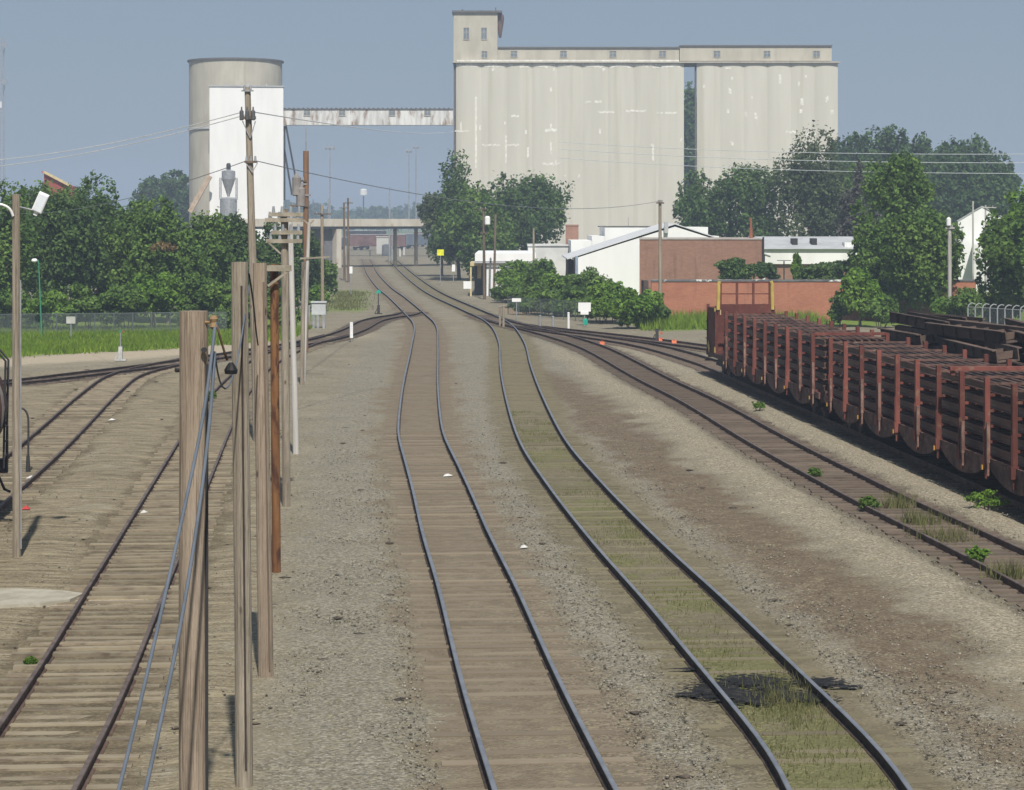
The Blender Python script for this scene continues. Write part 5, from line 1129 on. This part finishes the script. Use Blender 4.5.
def flatcar(Yc,L,label,bulk,stakes,group='red flatcars loaded with rails'):
    c=tline(Yc); root=empty('flatcar',(c.x,c.y,.17),label,'flatcar',group,ANG)
    b=MB(); b.box((0,0,.95),(2.6,L,.12)); b.build('deck',REDP,root)
    for s in(-1,1):
        b=MB(); b.box((s*1.31,0,.93),(.06,L,.22))
        k=0
        for i in range(0,len(stakes)-1,2):
            y0,y1=stakes[i]+.25,stakes[min(i+2,len(stakes)-1)]-.15
            if y1-y0<1: continue
            poly=[(y0,.82)]+[(y0+(y1-y0)*t/10,.82-.42*math.sin(math.pi*(t/10))**.7) for t in range(1,10)]+[(y1,.82)]
            b.prism_x(poly[::-1],s*1.28-.04,s*1.28+.04)
        b.build('side_sill',REDP2,root)
    me=None
    for y in stakes:
        for s in(-1,1):
            b=MB(); b.box((s*1.35,y,2.05),(.13,.16,2.1)); b.box((s*1.38,y,.92),(.16,.24,.3)); b.box((s*1.42,y,1.45),(.03,.1,.8)); b.box((s*1.36,y,.66),(.07,.1,.3)); b.build('stake',REDP,root)
        b=MB()
        for k in range(5): b.box((0,y,1.05+.40*k),(2.56,.16,.07))
        b.build('separator_rack',REDP,root)
        b=MB(); b.box((0,y+.02,2.935),(2.56,.08,.06)); b.build('top_bar',REDP2,root)
        if int(abs(y)*7)%3!=0:
            b=MB(); b.box((-1.40,y-.27,1.42+.1*math.sin(y*3)),(.08,.11,.95+.2*math.sin(y*3))); b.box((-1.40,y-.27,.78),(.05,.08,.35)); b.build('side_bracket',WORN,root)
    b=MB()
    for y in stakes[::2]: b.box((-1.47,y,.8),(.05,.09,.12))
    b.build('tie_down_ring',plain('ring_ochre',(.45,.25,.05),.7),root)
    for s in(-1,1):
        truck(s*(L/2-2.6),root)
        b=MB(); b.box((0,s*(L/2+.3),.7),(.25,.7,.25)); b.box((0,s*(L/2+.6),.7),(.4,.25,.32)); b.build('coupler',DARK,root)
        b=MB(); b.box((0,s*(L/2-.05),.9),(2.5,.1,.4)); b.box((s*-1.2,s*(L/2+.05),.55),(.4,.06,.06)); b.build('end_sill',REDP2,root)
    if bulk:
        y0=L/2-3.1
        b=MB(); 
        for s in(-1,1): b.box((s*1.3,y0+1.35,2.05),(.1,2.5,2.1)); b.box((s*1.33,y0+.08,2.1),(.12,.12,2.25)); b.box((s*1.33,y0+2.55,2.1),(.12,.12,2.25))
        b.box((0,y0+2.6,2.05),(2.5,.1,2.1)); b.box((0,y0,3.1),(2.6,.1,.42)); bk=b.build('bulkhead',REDP,root)
        b=MB()
        for x in(-1.14,-.38,.38,1.14): b.box((x,y0+.02,3.8),(.1,.1,1.05))
        b.box((0,y0+.02,4.3),(2.32,.08,.06)); b.box((0,y0+.02,3.78),(2.32,.05,.05)); b.build('end_frame',REDP,root)
        for s in(-1,1):
            b=MB(); b.tube([(s*1.26,y0-.04,3.05),(s*1.24,y0-.04,3.9),(s*1.24,y0-.04,4.2),(s*1.18,y0-.04,4.36)],.085,8); b.build('corner_guard',YEL,root,label='yellow corner guard')
        b=MB(); b.box((-1.40,y0+1.9,1.25),(.03,.55,.3),rot=Euler((.6,0,0)).to_matrix()); b.box((-1.40,y0+.1,1.2),(.04,.18,.25)); b.box((-1.40,y0+.1,3.05),(.04,.22,.16)); b.build('warning_plate',YEL,root,label='small yellow plates on the bulkhead')
        b=MB(); b.box((-1.41,y0-1.6,3.0),(.03,.24,.22)); b.build('placard',CREAM,root)
        b=MB(); L2=L/2; 
        for z in(1.2,1.6,2.0,2.4): b.box((-1.36,L2-.25,z),(.04,.4,.04))
        b.build('ladder',REDP2,root)
    return root
st1=[-12.2+2.42*k for k in range(9)]
CY1=91.0; CY2=63.9
flatcar(CY1,26.4,'farther red flatcar with end bulkhead, carrying stacked rails',True,st1)
st2=[-12.3+2.42*k for k in range(11)]
flatcar(CY2,26.2,'nearer red flatcar carrying stacked rails, cut by the right edge',False,st2)
# header beam between the cars
def local(Yc,x,y,z): 
    c=tline(Yc); v=Matrix.Rotation(ANG,3,'Z')@Vector((x,y,z)); return Vector((c.x+v.x,c.y+v.y,.17+z))
LP=[(a*1.15,h*1.25) for a,h in RPROF]
names=['bottom','second','third','fourth','topmost']
for ci,(Yc,y0,y1,cn) in enumerate(((CY1,-13.0,9.4,'farther'),(CY2,-13.0,12.9,'nearer'))):
    L_=y1-y0; b=MB(); n=len(LP)
    vs=[(a,0,h) for a,h in LP]+[(a,L_,h) for a,h in LP]
    b.add(vs,[tuple(range(n)),tuple(range(2*n-1,n-1,-1))]+[(i,n+i,n+(i+1)%n,(i+1)%n) for i in range(n)])
    proto=None
    for k in range(5):
        for j in range(9):
            if proto is None: o=b.build('loaded_rail',LOADR,None); proto=o
            else: o=proto.copy(); COL.objects.link(o)
            p=local(Yc,-1.08+j*.27+random.uniform(-.02,.02),y0+random.uniform(-.12,.12),1.09+.40*k)
            o.location=p; o.rotation_euler=(0,0,ANG+random.uniform(-.0006,.0006))
            side='outer left' if j==0 else 'outer right' if j==8 else 'inner'
            setp(o,'%s %s rusty rail in the %s layer on the %s red flatcar'%(side,'long',names[k],cn),'rail','rails in the %s layer on the %s flatcar'%(names[k],cn))
    # tie-down bars over the load
    for k,(ly,m_,lb) in enumerate([(y0+.9,REDP,'red')] if ci==0 else [(-3.6,REDP,'red')]):
        t=MB(); t.box((0,0,0),(2.62,.28 if m_ is REDP else .16,.10)); t.box((-1.22,0,-.1),(.1,.14,.16)); t.box((1.22,0,-.1),(.1,.14,.16)); o=t.build('tie_down_bar',m_,None); o.location=local(Yc,0,ly,3.07); o.rotation_euler=(0,0,ANG); setp(o,'%s cross bar holding the rails on the %s flatcar, %s'%(lb,cn,'at its near end' if ci==0 else 'near the right edge'),'cross bar','cross bars over the rail loads')
# girder car on track E
c=tline(75.5)+Vector((4.6,0,.17)); gc=empty('girder_flatcar',c,'dark flatcar behind the red ones carrying heaped rusty girders','flatcar',None,ANG)
b=MB(); b.box((0,0,.95),(2.7,36,.2)); b.build('deck',GIRD,gc)
for s in(-1,1):
    b=MB(); b.prism_x([(-15,.5),(15,.5),(17.8,.85),(-17.8,.85)],s*1.2-.05,s*1.2+.05); b.build('side_sill',DARK,gc)
for s in(-1,1): truck(s*14.5,gc)
rg_=random.Random(9); cnt=0
def ggirder(x,y,z,L,h,w,yaw,roll,pitch,label):
    b=MB(); t=.035
    b.box((0,0,t/2),(w,L,t)); b.box((-w/2+t/2,0,h/2),(t,L,h-2*t-.004)); b.box((w/2-t/2,0,h/2),(t,L,h-2*t-.004))
    for q in(-1,1): b.box((q*(w/2+.04),0,h-t/2),(.16,L,t))
    for k in range(int(L/1.4)): b.box((0,-L/2+.5+k*1.4+rg_.uniform(-.1,.1),h*.45),(w-2*t-.01,.10,h*.55)); b.box((-w/2-.045,-L/2+.4+k*1.4,h*.5),(.085,.05,h-2*t-.01))
    o=b.build('steel_girder',GIRD,None); v=Matrix.Rotation(ANG,3,'Z')@Vector((x,y,0)); o.location=(c.x+v.x,c.y+v.y,c.z+z); o.rotation_euler=(pitch,roll,ANG+yaw); setp(o,label,'girder','rusty girders heaped on the dark flatcar')
side=['left','middle','right']; lay_=['bottom','second','third','upper','topmost']
for sec,(yc,L) in enumerate(((11.5,10.5),(0,11.0),(-12,11.5))):
    nm=['far','centre','near'][sec]; z=1.07
    for ly in range(5):
        h=.40+.05*rg_.random(); n=3 if ly<3 else (3 if ly==3 else 2)
        for j in range(n):
            top=ly>=3; x=-.92+.92*j if n==3 else -.5+.95*j
            ggirder(x+rg_.uniform(-.1,.1)*(2.2 if top else 1),yc+rg_.uniform(-1,1)*(2.2 if top else .7),z+(.03*j if top else rg_.uniform(0,.02)),L*(rg_.uniform(.5,.85) if top else rg_.uniform(.85,.98)),h,rg_.uniform(.55,.8),rg_.uniform(-1,1)*(.10 if top else .012),rg_.uniform(-1,1)*(.16 if top else .015),rg_.uniform(-1,1)*(.02 if top else 0),'rusty girder of the %s heap, %s layer, %s one'%(nm,lay_[ly],side[j]))
        z+=h+(.03 if ly<2 else .10)

# ------------------------------------------------------------------ tank car at the left edge
gd=(TRK['G'][-1]-TRK['G'][0]); 
pA=Vector((-13.95,55.0,.17)); pd=(Vector((-12.0,38,0))-Vector((-13.55,55,0))).normalized(); rz=math.atan2(pd.x,-pd.y)
tc=empty('tank_car',pA,'dark brown tank car end cut by the left edge','tank car',None,rz)
# local -y is towards the camera, car end at y=0
b=MB(); prof=[(.05,.0)]+[(1.42*math.sin(a),-.55*(1-math.cos(a))) for a in[.3,.6,.9,1.2,1.45]]; 
prof=[(.03,-.45),(.75,-.50),(1.2,-.68),(1.42,-.95),(1.5,-1.3),(1.5,-3.2)]
b.lathe((0,0,2.6),prof,28,'Y'); b.build('tank_head',TANKB,tc,smooth=True)
b=MB(); b.lathe((0,0,2.6),[(1.52,-3.2),(1.52,-17)],28,'Y'); b.build('tank',TANKB,tc,smooth=True)
b=MB()
for y in(-2.2,-3.4,-6,-9): b.lathe((0,0,2.6),[(1.53,y),(1.56,y-.02),(1.56,y-.1),(1.53,y-.12)],28,'Y')
b.build('strap_band',TANKG,tc)
b=MB(); b.box((0,-8,1.0),(.8,16,.3)); b.box((0,-.2,1.0),(2.7,.2,.35)); b.box((0,-1.2,.95),(2.4,1.8,.08)); b.box((0,.2,.85),(.3,.8,.3)); b.build('underframe',DARK,tc)
b=MB(); 
for s in(-1,1): b.tube([(s*1.33,-.15,1.1),(s*1.33,-.15,2.0),(s*1.25,-.15,2.15),(s*.4,-.15,2.2),(0,-.15,2.2)],.03,6)
b.tube([(1.45,-1.2,1.1),(1.5,-1.2,3.7),(1.3,-1.25,3.95),(1.0,-1.3,3.95)],.03,6); b.tube([(1.45,-1.7,1.1),(1.5,-1.7,3.7),(1.3,-1.75,3.95),(1.0,-1.8,3.95)],.03,6)
for z in(1.4,1.75,2.1,2.45,2.8,3.15,3.5): b.cyl((1.48,-1.2,z),(1.48,-1.7,z),.018,n=6)
b.build('ladder',DARK,tc)
b=MB(); b.lathe((0,-6,3.85),[(.5,0),(.5,.45),(.3,.55)],16); b.build('dome',TANKB,tc)
truck(-2.2,tc)
b=MB(); b.tube([(1.0,.1,.9),(1.1,.25,.6),(1.2,.3,.35),(1.35,.2,.3)],.035,6); b.build('brake_hose',BLACK,tc)
p=gp(28,473); b=MB(); L=smoothline([Vector((p.x,p.y,0)),Vector((p.x+.01,p.y,.9)),Vector((p.x,p.y,1.72)),Vector((p.x-.12,p.y,1.9)),Vector((p.x-.25,p.y,1.88))],.08); b.tube(L,.03,6); b.cyl((p.x,p.y,0),(p.x,p.y,.5),.07,.05,8); o=b.build('vent_pipe',DARK,None,loc=p); setp(o,'black hooked pipe standing right of the lamp pole','pipe')

# ------------------------------------------------------------------ air
b=MB(); b.box2((-3300,-70,-1.2),(3300,3400,75)); hz=b.build('haze',[],None); hz['kind']='stuff'
hm=bpy.data.materials.new('haze_air'); hm.use_nodes=True; nt=hm.node_tree; nt.nodes.clear()
out=_n(nt,'ShaderNodeOutputMaterial'); pv=_n(nt,'ShaderNodeVolumePrincipled'); pv.inputs['Color'].default_value=(.66,.80,1,1); pv.inputs['Density'].default_value=.0006; pv.inputs['Anisotropy'].default_value=.0
nt.links.new(pv.outputs[0],out.inputs['Volume']); hz.data.materials.append(hm)

# ------------------------------------------------------------------ light, sky, camera
EL=math.radians(50); AZ=math.radians(8)      # behind the camera, slightly right
sv=Vector((math.sin(AZ)*math.cos(EL),-math.cos(AZ)*math.cos(EL),math.sin(EL)))
ld=bpy.data.lights.new('sun','SUN'); ld.energy=4.0; ld.angle=math.radians(.9); ld.color=(1,.95,.87)
lo=bpy.data.objects.new('sun',ld); COL.objects.link(lo); lo.rotation_euler=(-sv).to_track_quat('-Z','Y').to_euler(); lo.location=(0,-20,60)
w=bpy.data.worlds.new('World'); SC.world=w; w.use_nodes=True; nt=w.node_tree
sk=_n(nt,'ShaderNodeTexSky'); sk.sky_type='NISHITA'; sk.sun_disc=False; sk.sun_elevation=EL; sk.sun_rotation=math.pi-AZ; sk.air_density=1.0; sk.dust_density=1.2; sk.ozone_density=3.0; sk.altitude=300
bg=nt.nodes['Background']; bg.inputs[1].default_value=.07
hz_=mixc(nt,.75,sk.outputs[0],(2.45,3.10,3.95)); nt.links.new(hz_,bg.inputs[0])      # thick summer haze flattens the blue
cd=bpy.data.cameras.new('camera'); cam=bpy.data.objects.new('camera',cd); COL.objects.link(cam); cam.location=(0,0,H); cam.rotation_euler=(math.radians(90),0,0)
cd.sensor_fit='HORIZONTAL'; cd.sensor_width=36; cd.lens=36*F/1024; cd.shift_y=-(395-YH)/1024; cd.clip_start=.5; cd.clip_end=9000
SC.camera=cam
SC.view_settings.view_transform='Standard'; SC.view_settings.look='None'; SC.view_settings.exposure=.42; SC.view_settings.gamma=1
SC.cycles.max_bounces=5; SC.cycles.transparent_max_bounces=12; SC.cycles.volume_bounces=0
